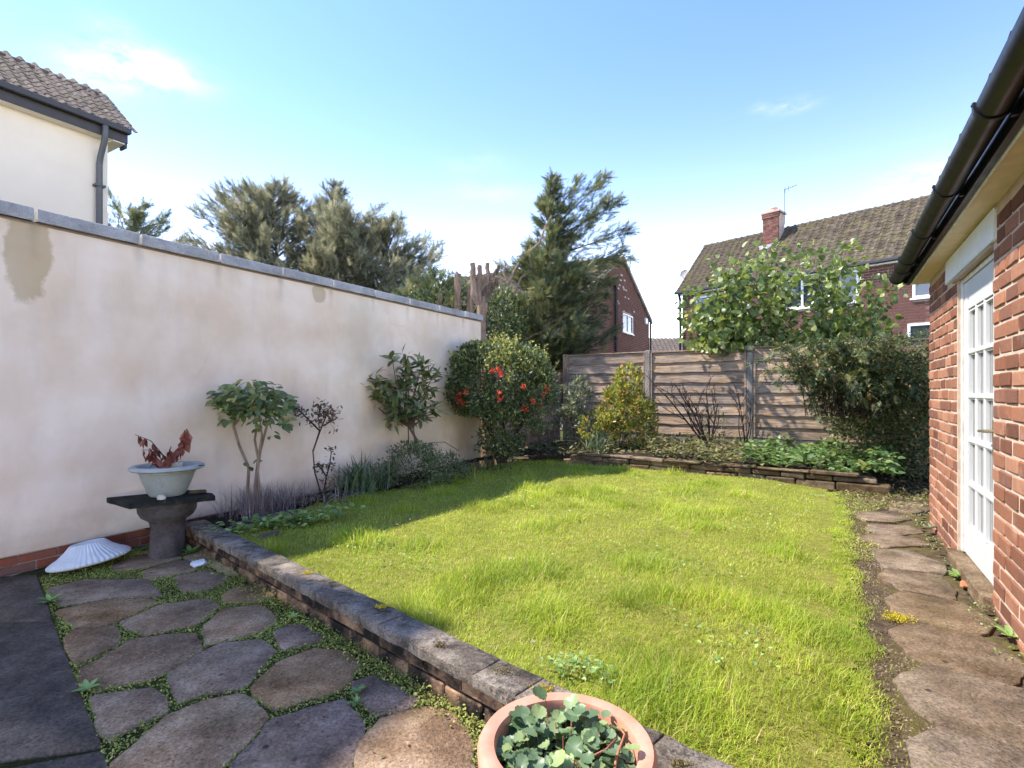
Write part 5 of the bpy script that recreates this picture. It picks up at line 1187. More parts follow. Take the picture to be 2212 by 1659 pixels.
hu = np.array(hubs); n = 330; P = hu[rng.integers(0, len(hu), n)] * 1.0; P = P + (lq(875, 880) - P) * rng.uniform(0, .45, (n, 1)) + rng.normal(size=(n, 3)) * .05
scatter('leaf_mass', NARROW_V, NARROW_F, P, frames(norm(rdir(n) + UP * .25), rdir(n) * .6 + np.array((0, -.4, .9))), rng.uniform(.12, .18, n)[:, None] * np.array((1.35, 1, 1)), M['lf_laumass'], cr, kind='stuff')
# rose
sp_ = np.array((*wl(2.42, .2), .12)); rb = empty('rose_bush', tuple(sp_)); tag(rb, 'thin rose bush with dark purple leaves between two evergreen shrubs', 'shrub')
k = sp_[1] / F; U0 = CX + F * sp_[0] / sp_[1]
sm = MB(); tips = []
for path in ([(693, 1065), (680, 1020), (676, 975), (690, 930), (688, 900), (680, 885)], [(676, 975), (690, 935), (706, 895), (712, 880)], [(690, 930), (665, 905), (645, 885), (636, 880)], [(688, 900), (692, 880), (694, 872)], [(700, 1060), (705, 1030), (712, 1005), (716, 975)], [(698, 920), (715, 910), (726, 905)], [(705, 1030), (696, 1015), (690, 1008)]):
    sm.tube([lq(u, v) for u, v in path], [.009 - .0014 * i for i in range(len(path))], 6); tips += [lq(u, v) for u, v in path[-2:]]
sm.build('stems', M['bark_dark'], rb)
tips += [lq(u, v) for u, v in ((640, 890), (655, 900), (668, 910), (690, 885), (706, 893), (716, 895), (724, 890), (700, 905), (688, 912), (700, 1035), (716, 1040), (712, 1050), (690, 1005), (720, 930))]
tips = np.array(tips); n = 420; P = tips[rng.integers(0, len(tips), n)] + rng.normal(size=(n, 3)) * .028; scatter('leaves', OVAL_V, OVAL_F, P, frames(norm(rdir(n) + np.array((0, 0, -.2))), rdir(n) + UP * .8), rng.uniform(.028, .055, n), M['lf_rose'], rb, kind='stuff')
# dry lavender
def tuft(name, label, cat, c, n, h, spread, mat, width=.006, lean=.5, parent=None, bend=.25, group=None, segs=4, part='stalks', rad=.08, topleaf=0):
    t = empty(name, tuple(c)); tag(t, label, cat, group)
    tv = []; tf = []
    for i in range(segs + 1):
        s = i / segs; w = .5 * (1 - s * .75) if i < segs else 0; tv += [(-w, s, 0), (w, s, 0)]
    for i in range(segs): b = 2 * i; tf += [(b, b + 1, b + 3), (b, b + 3, b + 2)]
    tv = np.array(tv)
    P = np.column_stack((rng.normal(size=(n, 2)) * rad, np.zeros(n))); az = rng.uniform(0, 2 * math.pi, n); ln = rng.uniform(0, lean, n); Hh = h * rng.uniform(.5, 1.1, n)
    V = []; 
    for i in range(n):
        d = np.array((math.cos(az[i]), math.sin(az[i]), 0)); px_ = np.array((-d[1], d[0], 0)); s = tv[:, 1]; out = ln[i] * Hh[i] * (s * .6 + bend * 2.4 * s * s); up = Hh[i] * (s - bend * .7 * ln[i] * 2 * s ** 3)
        V.append(P[i] + d * out[:, None] + UP * up[:, None] + px_ * (tv[:, 0] * width)[:, None])
    V = np.concatenate(V); k_ = len(tv); Fc = (np.array(tf)[None] + (np.arange(n) * k_)[:, None, None]).reshape(-1, 3)
    me = bpy.data.meshes.new(part); me.from_pydata(V.tolist(), [], Fc.tolist()); me.materials.append(M[mat]); a_ = me.attributes.new('rnd', 'FLOAT', 'POINT'); a_.data.foreach_set('value', np.repeat(rng.random(n), k_).astype(np.float32)); me.update()
    o = link(part, me, t); o['kind'] = 'stuff'
    return t
tuft('dry_lavender', 'dry greyish lavender clump at the foot of the wall by the flat topped shrub', 'plant', (*wl(1.75, .30), .11), 520, .30, .5, 'lf_lav', .006, 1.1, rad=.15, bend=.15)
tuft('dry_lavender', 'smaller dry twiggy clump beneath the thin rose bush', 'plant', (*wl(2.2, .22), .11), 160, .26, .5, 'lf_lav', .005, .8, rad=.12, bend=.1)
tuft('strap_leaf_plant', 'dark green strap leaved clump left of the low evergreen mound', 'plant', (*wl(2.98, .33), .11), 150, .46, .4, 'lf_strap', .028, .75, rad=.11, bend=.35)
tuft('strap_leaf_plant', 'fine arching grassy clump between strap leaves and evergreen mound', 'plant', (*wl(3.35, .3), .11), 130, .42, .4, 'lf_strap', .012, 1.0, rad=.1, bend=.5)
tuft('dead_strap_leaves', 'pale dead strap leaves drooping over the lawn edge under the rose', 'plant', (*wl(2.6, .48), .12), 26, .22, .4, 'lf_lav', .014, 1.8, rad=.12, bend=.6)
tuft('grass_tuft', 'small dark grass tuft at the wall corner beside the coping end', 'grass', (*wl(1.02, .18), .11), 70, .26, .4, 'lf_strap', .006, .8, rad=.06, bend=.3)
lm = np.array((*wl(3.82, .42), 0)); lo = empty('evergreen_mound', tuple(lm)); tag(lo, 'low rounded grey green evergreen mound under the whorled shrub', 'shrub')
leafcloud('foliage', (0, 0, .24), (.5, .34, .36), 5200, .035, OVAL_V, OVAL_F, 'lf_box', lo, 70, .2, .6, zmin=.08)
leafcloud('foliage', (.35, .35, .2), (.32, .3, .25), 1500, .035, OVAL_V, OVAL_F, 'lf_box', lo, 40, .2, .6, zmin=.08)
sm = MB(); sm.tube([(.1, -.1, .3), (.25, -.1, .62), (.42, -.12, .63), (.6, -.12, .52)], .005, 5); sm.build('arching_stem', M['bark'], lo)
# leafy weeds at the coping corner
wc = gp(625, 1138, .1); we = empty('leafy_weed', tuple(wc)); tag(we, 'fresh green leafy weeds at the lawn corner beside the coping end', 'plant')
n = 300; P = np.column_stack((rng.normal(size=n) * .2, rng.normal(size=n) * .10, rng.uniform(.02, .12, n))); P[:, 1] += P[:, 0] * .7; Dn = norm(rdir(n) * np.array((1, 1, .3)) + UP * .1); scatter('leaves', *HEARTS[0], P, frames(Dn, UP + rdir(n) * .4), rng.uniform(.03, .06, n), M['lf_weed'], we, kind='stuff')
# wooden edging boards at the corner
for (u0, v0, u1, v1, lab) in ((500, 1142, 640, 1108, 'old weathered edging board along the left bed near the coping'), (560, 1165, 600, 1155, 'short old edging board half buried beside the coping corner')):
    a, b = gp(u0, v0, .12), gp(u1, v1, .12); m = MB(); L = np.linalg.norm(b - a); m.bbox((0, -.02, -.05), (L, .02, .06), .005, .004); o = m.build('edging_board', M['sleeper']); o.location = (a[0], a[1], .1); o.rotation_euler = (0, 0, math.atan2(b[1] - a[1], b[0] - a[0])); tag(o, lab, 'board')

# ------------------------------------------------------------------ big rounded evergreen with red flowers in the corner
bc = np.array((*at(1078, 848, 8.35)[:2], 0)); fbu = empty('flowering_bush', tuple(bc)); tag(fbu, 'big rounded evergreen bush with red flower clusters at the end of the wall', 'bush')
k = 8.35 / F
def bq(u, v, dy=0): return np.array(((u - 1078) * k, dy, EYE + (HV - v) * k))
SHP = []
cutf = lambda P: P[:, 2] > 1.0 + .35 * np.clip((-P[:, 0] - .1) / .6, 0, 1) * 0 + .28 * np.abs(P[:, 0])
leafcloud('foliage', (0, 0, 1.38), (.82, .68, .64), 10500, .062, OVAL_V, OVAL_F, 'lf_bush', fbu, 90, .2, .72, cut=lambda P: P[:, 2] > .78 + .25 * np.abs(P[:, 0]))
leafcloud('foliage', (-.42, -.15, 1.25), (.42, .4, .35), 1800, .055, OVAL_V, OVAL_F, 'lf_bush', fbu, 40, .2, .6)
leafcloud('lit_top_foliage', (.03, .05, 1.42), (.80, .66, .66), 5200, .048, OVAL_V, OVAL_F, 'lf_bushtop', fbu, 110, .15, .9, cut=lambda P: P[:, 2] > 1.62 - .22 * P[:, 0])  # yellow leaves over the sunny top: sunlight put into the leaf colour
leafcloud('foliage', (.05, 0, .62), (.42, .35, .5), 2300, .055, OVAL_V, OVAL_F, 'lf_bush', fbu, 60, .2, .4, zmin=.15)
leafcloud('foliage', (.38, -.15, 1.68), (.36, .35, .3), 1500, .055, OVAL_V, OVAL_F, 'lf_bush', fbu, 30, .2, .6)
leafcloud('foliage', (-.3, -.1, 1.8), (.38, .35, .26), 1500, .055, OVAL_V, OVAL_F, 'lf_bush', fbu, 30, .2, .6)
leafcloud('foliage', (.6, -.2, 1.05), (.3, .3, .4), 1300, .055, OVAL_V, OVAL_F, 'lf_bush', fbu, 30, .2, .6)
leafcloud('dry_side', (-.72, -.1, 1.18), (.16, .2, .22), 500, .045, OVAL_V, OVAL_F, 'lf_litter', fbu, 20, .3, .3)
sm = MB()
for path in ([(1080, 1000), (1075, 960), (1050, 920), (1030, 880)], [(1085, 1000), (1090, 950), (1085, 900), (1080, 860)], [(1090, 1000), (1105, 950), (1130, 910), (1145, 870)], [(1078, 1000), (1060, 950), (1062, 900)]): sm.tube([bq(u, v) for u, v in path], [.035, .028, .02, .014][:len(path)], 7)
for i in range(34):
    a = rng.uniform(0, 2 * math.pi); el = rng.uniform(-.2, 1.3); d_ = np.array((math.cos(a) * math.cos(el), -abs(math.sin(a)) * math.cos(el), math.sin(el))); p0 = np.array((0, 0, 1.38)) + d_ * np.array((.76, .62, .58)); L = rng.uniform(.1, .24); p1 = p0 + (d_ + np.array((0, 0, .5))) * L
    sm.tube([p0, p1], [.004, .002], 4, False); n = 12; P = p0 + (p1 - p0) * rng.uniform(.1, 1.05, (n, 1)) + rng.normal(size=(n, 3)) * .008; SHP.append(P)
SHP.append(np.concatenate([bq(u, v, -.3) + rng.normal(size=(6, 3)) * .012 for u, v in ((975, 766), (985, 768), (995, 768), (1005, 766), (968, 800), (970, 815), (972, 790), (966, 905), (966, 890), (967, 875))]))
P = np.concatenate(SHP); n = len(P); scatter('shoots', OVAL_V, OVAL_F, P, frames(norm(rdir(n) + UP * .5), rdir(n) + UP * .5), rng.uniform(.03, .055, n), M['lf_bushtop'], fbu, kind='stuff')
sm.build('stems', M['bark_dark'], fbu)
rv = random.Random(31)
for (u, v) in ((1065, 808), (1078, 805), (1086, 815), (1003, 852), (1015, 845), (1000, 866), (1008, 870), (990, 880), (1080, 850), (1084, 862), (1130, 838), (1176, 843), (1170, 855), (1133, 885), (1148, 868), (1128, 880), (1168, 880), (995, 862)):
    ctr = np.array(((u - 1078) * k, 0, EYE + (HV - v) * k)); e = 1 - (ctr[0] / .82) ** 2 - ((ctr[2] - 1.38) / .66) ** 2; ctr[1] = -.76 * math.sqrt(max(0.04, e)) - .07
    n = rv.randint(14, 24); P = rng.normal(size=(n, 3)) * .016; D = norm(rdir(n) + np.array((0, -.6, .5)))
    o = scatter('flower_cluster', OVAL_V, OVAL_F, P, frames(D, rdir(n)), rng.uniform(.03, .06, n), M['lf_flower'], fbu); o.location = tuple(ctr)
# ------------------------------------------------------------------ back bed planting
pc_ = at(1335, 848, 9.75); pb = empty('golden_shrub', (pc_[0], pc_[1], .2)); tag(pb, 'golden yellow and orange tipped shrub in front of the back fence', 'shrub')
leafcloud('foliage', (.12, 0, .75), (.50, .38, .42), 3600, .062, OVAL_V, OVAL_F, 'lf_pieris', pb, 55, .17, .65, up=.6)
leafcloud('foliage', (.2, .02, 1.22), (.26, .25, .32), 1000, .07, OVAL_V, OVAL_F, 'lf_pieris', pb, 26, .2, .6, up=.7)
leafcloud('foliage', (.33, -.05, .55), (.36, .35, .5), 2400, .062, OVAL_V, OVAL_F, 'lf_pieris', pb, 44, .17, .65, up=.5)
leafcloud('foliage', (-.35, -.1, .42), (.36, .3, .3), 1300, .07, OVAL_V, OVAL_F, 'lf_pieris', pb, 30, .2, .6, up=.6)
leafcloud('foliage_low', (.1, .05, .3), (.55, .4, .4), 1800, .06, NARROW_V, NARROW_F, 'lf_bush', pb, 36, .25, .4)
sm = MB()
for i in range(7): sm.tube([(0, 0, 0), (rv.uniform(-.2, .3), rv.uniform(-.1, .1), .4), (rv.uniform(-.3, .45), rv.uniform(-.1, .1), .9)], [.015, .01, .004], 5)
sm.build('stems', M['bark'], pb)
gc = at(1243, 848, 10.3); gb = empty('grey_shrub', (gc[0], gc[1], .18)); tag(gb, 'thin grey green shrub in the fence corner left of the golden shrub', 'shrub')
leafcloud('foliage', (.02, 0, .95), (.32, .28, .42), 620, .085, OVAL_V, OVAL_F, 'lf_grey', gb, 22, .2, .6)
leafcloud('foliage', (-.15, -.1, .55), (.3, .25, .35), 300, .085, OVAL_V, OVAL_F, 'lf_grey', gb, 14, .2, .6)
sm = MB()
for i in range(9): 
    e = (rv.uniform(-.3, .3), rv.uniform(-.2, .2), rv.uniform(.7, 1.35)); sm.tube([(0, 0, 0), (e[0] * .4, e[1] * .4, e[2] * .5), e], [.012, .008, .003], 5)
sm.build('stems', M['bark'], gb)
tuft('strap_leaf_plant', 'arching strap leaved plant low in the bed before the golden shrub', 'plant', (*at(1290, 848, 9.3)[:2], .2), 70, .55, .4, 'lf_strap', .022, 1.1, rad=.12, bend=.5)
# bare branching shrub
bb = at(1535, 848, 9.35); bsb = empty('bare_shrub', (bb[0], bb[1], .2)); tag(bsb, 'bare dark twiggy shrub leaning left before the fence', 'shrub')
k = bb[1] / F; sm = MB()
def twig(a, e, r, depth):
    a = np.array(a, float); e = np.array(e, float); mid = (a + e) / 2 + np.array((rv.uniform(-.04, .04), rv.uniform(-.04, .04), rv.uniform(-.02, .05))); sm.tube([a, mid, e], [r, r * .75, r * .45], 5)
    if depth > 0:
        for s in (.35, .55, .75, .9):
            b_ = a + (e - a) * s; L = np.linalg.norm(e - a) * rv.uniform(.3, .55); d = norm((e - a) + np.array((rv.uniform(-.9, .9), rv.uniform(-.9, .9), rv.uniform(-.1, .9))) * np.linalg.norm(e - a)); twig(b_, b_ + d * L, r * .5, depth - 1)
for (u, v) in ((1442, 852), (1470, 870), (1500, 880), (1530, 862), (1545, 870), (1480, 850)):
    twig((0, rv.uniform(-.05, .05), 0), ((u - 1535) * k, rv.uniform(-.15, .15), EYE + (HV - v) * k - .2), .02, 2)
sm.build('branches', M['bark_dark'], bsb)
leafcloud('leaves', (.05, 0, .5), (.22, .2, .4), 260, .05, OVAL_V, OVAL_F, 'lf_grey', bsb, 18, .3, .3)
bb = at(1607, 848, 9.35); bsb = empty('bare_shrub', (bb[0], bb[1], .2)); tag(bsb, 'few thin bare stems crossing the concrete fence post', 'shrub')
sm = MB()
for (u, v) in ((1592, 850), (1598, 870), (1622, 850), (1630, 900), (1600, 855)):
    twig((rv.uniform(-.05, .05), 0, 0), ((u - 1607) * k, rv.uniform(-.1, .1), EYE + (HV - v) * k - .2), .012, 1)
sm.build('branches', M['bark_dark'], bsb)
# dead cane leaning from the post
ca = MB(); ca.tube([at(1632, 755, 9.3), at(1660, 776, 9.1), at(1697, 800, 8.9)], .009, 6); co = ca.build('garden_cane', M['bark_pale']); tag(co, 'pale thin cane slanting down from the second concrete post', 'cane')
# arching cotoneaster mass in the right corner
cc_ = np.array((*at(1850, 848, 7.6)[:2], 0)); cb = empty('cotoneaster_bush', tuple(cc_)); tag(cb, 'large dark arching cotoneaster spilling over the fence beside the brick house', 'bush')
k = 7.6 / F
def cq(u, v, dy=0): return np.array(((u - 1850) * k, dy, EYE + (HV - v) * k))
sm = MB(); P = []; D = []
rv = random.Random(41)
for i in range(170):
    u = rv.gauss(1840, 110); u = min(max(u, 1650), 2060); v = rv.uniform(742, 905) if u > 1740 else rv.uniform(770, 870); 
    if rv.random() < .28: v = rv.uniform(728, 765); 
    e = cq(u, v, rv.uniform(-.75, .5)); a = cq(1850 + (u - 1850) * .35 + rv.uniform(-20, 20), 900, rv.uniform(-.1, .35)); top = cq(1850 + (u - 1850) * .7, min(v - 20, 770) - rv.uniform(0, 22), (e[1]) * .5)
    ts_ = np.linspace(0, 1, 26)[:, None]; q = a * (1 - ts_) ** 2 + 2 * top * ts_ * (1 - ts_) + e * ts_ ** 2; sm.tube(q[::5], .005, 4, False)
    q = q[8:]; dd = np.gradient(q, axis=0); rep = 5; P.append(np.repeat(q, rep, 0)); D.append(np.repeat(dd, rep, 0))
P = np.concatenate(P); D = norm(np.concatenate(D)); n = len(P); P = P + rng.normal(size=(n, 3)) * .03
ok = (P[:, 2] > .5); P, D = P[ok], D[ok]; n = len(P); D = norm(D * .7 + rdir(n) * .8)
scatter('foliage', OVAL_V, OVAL_F, P, frames(D, rdir(n) + UP), rng.uniform(.028, .05, n), M['lf_coton'], cb, kind='stuff'); sm.build('stems', M['bark_dark'], cb)
q_ = rng.integers(0, n, 2600); scatter('sprays', FROND_V, FROND_F, P[q_], frames(norm(D[q_] + rdir(2600) * .35 + np.array((-.35, -.3, -.25))), UP * 1.2 + rdir(2600) * .4), rng.uniform(.10, .2, 2600), M['lf_coton'], cb, kind='stuff')
leafcloud('foliage_core', cq(1920, 850, .4), (.8, .5, .75), 5500, .055, OVAL_V, OVAL_F, 'lf_coton', cb, 120, .2, .5, zmin=.1)
leafcloud('foliage_core', cq(1960, 930, .05), (.55, .5, .85), 4200, .055, OVAL_V, OVAL_F, 'lf_coton', cb, 80, .2, .5, zmin=.03)
leafcloud('foliage_core', cq(1990, 890, .45), (.75, .4, .95), 5200, .055, OVAL_V, OVAL_F, 'lf_coton', cb, 90, .2, .4, zmin=.1)
m = MB(); m.tube([cq(1925, 1010, .3), cq(1926, 900, .3), cq(1930, 800, .3)], [.04, .035, .03], 7); m.build('trunk', M['bark_pale'], cb)
# ground cover
def cover(name, label, poly_px, z, n, size, tv, tf, mat, h=.12, cat='ground cover'):
    poly = np.array([gp(u, v, z)[:2] for u, v in poly_px]); lo, hi = poly.min(0), poly.max(0); Q = rng.uniform(lo, hi, (n * 4, 2)); Q = Q[inpoly(Q, poly)][:n]; n = len(Q)
    hm_ = h * (.45 + .55 * np.sin(Q[:, 0] * 6.1 + 1) * np.sin(Q[:, 1] * 5.3)) ; P = np.column_stack((Q, z + rng.uniform(0, 1, n) * np.abs(hm_) + .01)); D = norm(rdir(n) * np.array((1, 1, .35)) + UP * .12)
    o = scatter(name, tv, tf, P, frames(D, UP + rdir(n) * .5), size * rng.uniform(.5, 1.2, n), M[mat]); tag(o, label, cat, kind='stuff'); return o
cover('ground_cover', 'brownish leafy ground cover along the left of the back bed', [(1395, 950), (1400, 985), (1500, 998), (1610, 1008), (1600, 965), (1500, 955)], .24, 3200, .08, OVAL_V, OVAL_F, 'lf_bedmix', .34)
cover('ground_cover', 'green leafy ground cover in the right of the back bed', [(1590, 955), (1600, 1000), (1700, 1012), (1850, 1022), (1945, 1030), (1930, 985), (1800, 965), (1700, 950)], .24, 4200, .075, *HEARTS[2], 'lf_ivy', .3)
cover('ground_cover', 'dry fallen leaves in the bed under the golden shrub', [(1130, 962), (1165, 985), (1390, 985), (1400, 965), (1250, 950)], .2, 1800, .07, OVAL_V, OVAL_F, 'lf_bedmix', .15)
cover('ground_cover', 'dark dead leaves scattered along the soil of the left bed', [(560, 1110), (700, 1085), (880, 1040), (1010, 1000), (1180, 985), (1150, 965), (1010, 985), (860, 1020), (700, 1060), (560, 1090)], .14, 1600, .04, OVAL_V, OVAL_F, 'lf_litter', .03)
cover('leaf_litter', 'fallen leaves and yellow moss on the ground before the cotoneaster', [(1640, 1032), (1760, 1050), (1900, 1100), (2010, 1110), (2005, 1040), (1900, 1035), (1780, 1045)], .0, 1200, .045, OVAL_V, OVAL_F, 'lf_litter', .03)
# rose of low plants under the flowering bush
tuft('strap_leaf_plant', 'low dark leafy clump at the lawn corner beneath the flowering bush', 'plant', (*at(1040, 848, 8.0)[:2], .1), 60, .18, .4, 'lf_strap', .02, 1.2, rad=.25, bend=.5)

# ------------------------------------------------------------------ moss and weeds in the paving
def moss_fill(name, label, region, holes, n, size, mat, keep=None, z=-.008, lift=.012):
    region = np.array([p[:2] for p in region]); lo, hi = region.min(0), region.max(0); Q = rng.uniform(lo, hi, (n, 2)); Q = Q[inpoly(Q, region)]
    for h in holes: Q = Q[~inpoly(Q, h + (h.mean(0) - h) * .015)]
    if keep is not None: Q = Q[keep(Q)]
    n = len(Q); P = np.column_stack((Q, z + rng.uniform(0, lift, n))); D = norm(rdir(n) * np.array((1, 1, .5)) + UP * .25)
    o = scatter(name, TINY_V, TINY_F, P, frames(D, UP + rdir(n) * .6), size * rng.uniform(.5, 1.3, n), M[mat]); tag(o, label, 'moss', kind='stuff'); return o
pr = [gp(*Z8(340, 20), 0), gp(*Z8(1000, 1900), 0), gp(1060, 1900, 0), C0 + CDIR * 2.2, C0 - CDIR * 2.0, wl(.9, .1), wl(.45, .1)]
def vis(Q): return rng.random(len(Q)) < np.clip(1.3 - .25 * np.maximum(0, Q[:, 1] - 2.2), .35, 1)
moss_fill('joint_moss', 'green moss and tiny weeds filling the joints between the patio slabs', pr, slab_polys, 260000, .011, 'lf_moss', lambda Q: vis(Q) & (rng.random(len(Q)) < np.clip(.8 + .5 * np.sin(Q[:, 0] * 5.1 + 2.2 * np.sin(Q[:, 1] * 3.3)) * np.sin(Q[:, 1] * 4.3 + 1), .1, 1)))
cl = [C0 - CDIR * 1.7 - CN * .13, C0 + CDIR * 1.6 - CN * .10, C0 + CDIR * 2.0 + CN * .01, C0 - CDIR * 1.8 + CN * .01]
moss_fill('wall_foot_moss', 'thick band of small leaved weed along the foot of the retaining wall', cl, [], 34000, .014, 'lf_moss', lambda Q: (rng.random(len(Q)) < .9), 0, .03)
WB = [HC + HDIR * .1 + np.array((-.03, .02)), HC + HDIR * 3.2, HC + HDIR * 3.2 + np.array((-.12, .06)), HC + HDIR * .1 + np.array((-.12, .07))]
moss_fill('wall_foot_weed', 'pale green weeds along the foot of the brick house wall', WB, [], 5200, .016, 'lf_weed', lambda Q: (np.sin(Q[:, 1] * 9) + .5 * np.sin(Q[:, 1] * 23) > -.3), 0, .035)
pm_ = [gp(1840, 1300, 0), gp(1830, 1130, 0), gp(1800, 1060, 0), gp(2005, 1070, 0), gp(2010, 1110, 0), gp(1950, 1120, 0), gp(1900, 1180, 0)]
moss_fill('path_moss', 'yellow green moss over the far end of the path', pm_, [path_polys[i] * .97 + path_polys[i].mean(0) * .03 for i in range(3, 9)], 52000, .014, 'lf_moss', lambda Q: (np.sin(Q[:, 0] * 7 + 2 * np.sin(Q[:, 1] * 5)) + np.sin(Q[:, 1] * 11) > -.2), -.005, .02)
ym = gp(1938, 1338, 0); n = 700; P = np.column_stack((rng.normal(size=(n, 2)) * np.array((.035, .03)) + ym[:2], rng.uniform(0, .02, n))); o = scatter('moss_cushion', TINY_V, TINY_F, P, frames(norm(rdir(n) + UP), rdir(n)), rng.uniform(.006, .012, n), M['yellow_moss']); tag(o, 'bright yellow moss cushion at the edge of the path slabs', 'moss', kind='stuff')
# moss tufts on the coping
for i, (x, y) in enumerate(((1.32, .08), (1.52, .09), (2.05, .05), (2.35, .11), (.98, .05), (-.3, .1), (2.7, .08), (.45, .11))):
    c_ = C0 + CDIR * x + CN * y; n = 260; P = np.column_stack((rng.normal(size=(n, 2)) * np.array((.014, .01)) * (1 + .5 * (i < 2)), rng.uniform(0, .012, n))); o = scatter('moss_cushion', TINY_V, TINY_F, P, frames(norm(rdir(n) + UP), rdir(n)), rng.uniform(.005, .009, n), M['yellow_moss'] if i % 2 else M['lf_litter']); o.location = (*c_, COP_Z); tag(o, 'tiny brown and yellow moss tufts growing on the low coping stones', 'moss', 'moss tufts on the low coping', kind='stuff')
# grit and crumbs on the bare soil strip between lawn and path
gv = np.array([p[:2] for p in (gp(1870, 1690, 0), gp(1850, 1500, 0), gp(1842, 1330, 0), gp(1822, 1180, 0), gp(1900, 1180, 0), gp(2000, 1420, 0), gp(2060, 1690, 0))])
Q = rng.uniform(gv.min(0), gv.max(0), (26000, 2)); Q = Q[inpoly(Q, gv)]
for h in path_polys: Q = Q[~inpoly(Q, h)]
n = len(Q); GV_V = [(-.5, -.4, 0), (.5, -.35, 0), (.35, .5, 0), (-.4, .45, 0), (0, 0, .55)]; GV_F = [(0, 1, 4), (1, 2, 4), (2, 3, 4), (3, 0, 4)]
az_ = rng.uniform(0, 6.28, n); o = scatter('soil_crumbs', GV_V, GV_F, np.column_stack((Q, np.full(n, -.012))), frames(np.column_stack((np.cos(az_), np.sin(az_), rng.uniform(-.2, .2, n))), np.tile(UP, (n, 1))), rng.uniform(.003, .013, n) , M['lf_crumb']); tag(o, 'brown soil crumbs and grit between the lawn and the path slabs', 'soil', kind='stuff')
# single weeds
def rosette(c, n, L, mat, label, w=None):
    t = empty('weed', tuple(c)); tag(t, label, 'weed')
    az = np.linspace(0, 2 * math.pi, n, endpoint=False) + rng.uniform(-.3, .3, n); D = np.column_stack((np.cos(az), np.sin(az), rng.uniform(.15, .7, n)))
    scatter('leaves', OVAL_V, OVAL_F, np.zeros((n, 3)) + UP * .005, frames(norm(D), np.tile(UP, (n, 1))), np.column_stack((L * rng.uniform(.7, 1.1, n) * .8, L * rng.uniform(.7, 1.1, n), np.full(n, L))), M[mat], t)
rosette(gp(2182, 1378, 0), 11, .085, 'lf_weed', 'broad leaved weed on the path under the brick wall at the right edge')
rosette(gp(108, 1300, 0), 12, .07, 'lf_weed', 'pale rosette weed in the upper patio joint at left')
rosette(gp(188, 1492, 0), 12, .06, 'lf_weed', 'spiky rosette weed in the left patio joint')
rosette(gp(632, 1337, 0), 9, .05, 'lf_weed', 'small leafy weed at the foot of the retaining wall')
rosette(gp(770, 1497, 0), 8, .045, 'lf_weed', 'bright broad leaf weed between patio slabs near the brown stone')
rosette(gp(768, 1520, 0), 7, .04, 'lf_weed', 'second bright weed just below in the patio joint')
rosette(gp(2010, 1142, .03), 14, .07, 'lf_grey', 'pale blue green succulent at the far corner of the brick house')
rosette(gp(2075, 1248, 0), 16, .10, 'lf_weed', 'ferny green weed beside the path below the door')
rosette(gp(410, 1195, 0), 12, .09, 'lf_weed', 'small green weed beside the pedestal foot')
for (u, v, lab) in ((1290, 1470, 'pale leafy weed in the lawn above the pot, rightmost of three'), (1215, 1450, 'pale leafy weed in the lawn above the pot, leftmost of three'), (1255, 1455, 'pale leafy weed in the lawn above the pot, middle of three')):
    c_ = gp(u, v, .12); t = empty('leafy_weed', tuple(c_)); tag(t, lab, 'weed', 'weeds in the lawn above the pot'); n = 40
    P = np.column_stack((rng.normal(size=(n, 2)) * .035, rng.uniform(.02, .06, n))); scatter('leaves', *HEARTS[0], P, frames(norm(rdir(n) * np.array((1, 1, .3)) + UP * .1), UP + rdir(n) * .4), rng.uniform(.012, .022, n), M['lf_weed'], t, kind='stuff')
fm = MB(); fm.bbox((-.05, -.025, 0), (.05, .025, .03), .012, .008); o = fm.build('brick_fragment', M['fragment']); q = gp(2086, 1268, 0); o.location = tuple(q); o.rotation_euler = (0, 0, .9); tag(o, 'broken orange brick piece on the path below the door', 'brick')
# dead leaf scraps and pits on the patio
n = 90; Q = np.array([gp(u, v, 0)[:2] for u, v in zip(rng.uniform(120, 900, n), rng.uniform(1250, 1640, n))]); Q = Q[((Q - C0) @ CN) < -.1]; n = len(Q)
o = scatter('leaf_scraps', OVAL_V, OVAL_F, np.column_stack((Q, np.full(n, .012))), frames(norm(rdir(n) * np.array((1, 1, .1))), np.tile(UP, (n, 1)) + rdir(n) * .15), rng.uniform(.01, .024, n), M['lf_litter']); tag(o, 'small dry leaf scraps lying on the patio slabs', 'leaves', kind='stuff')

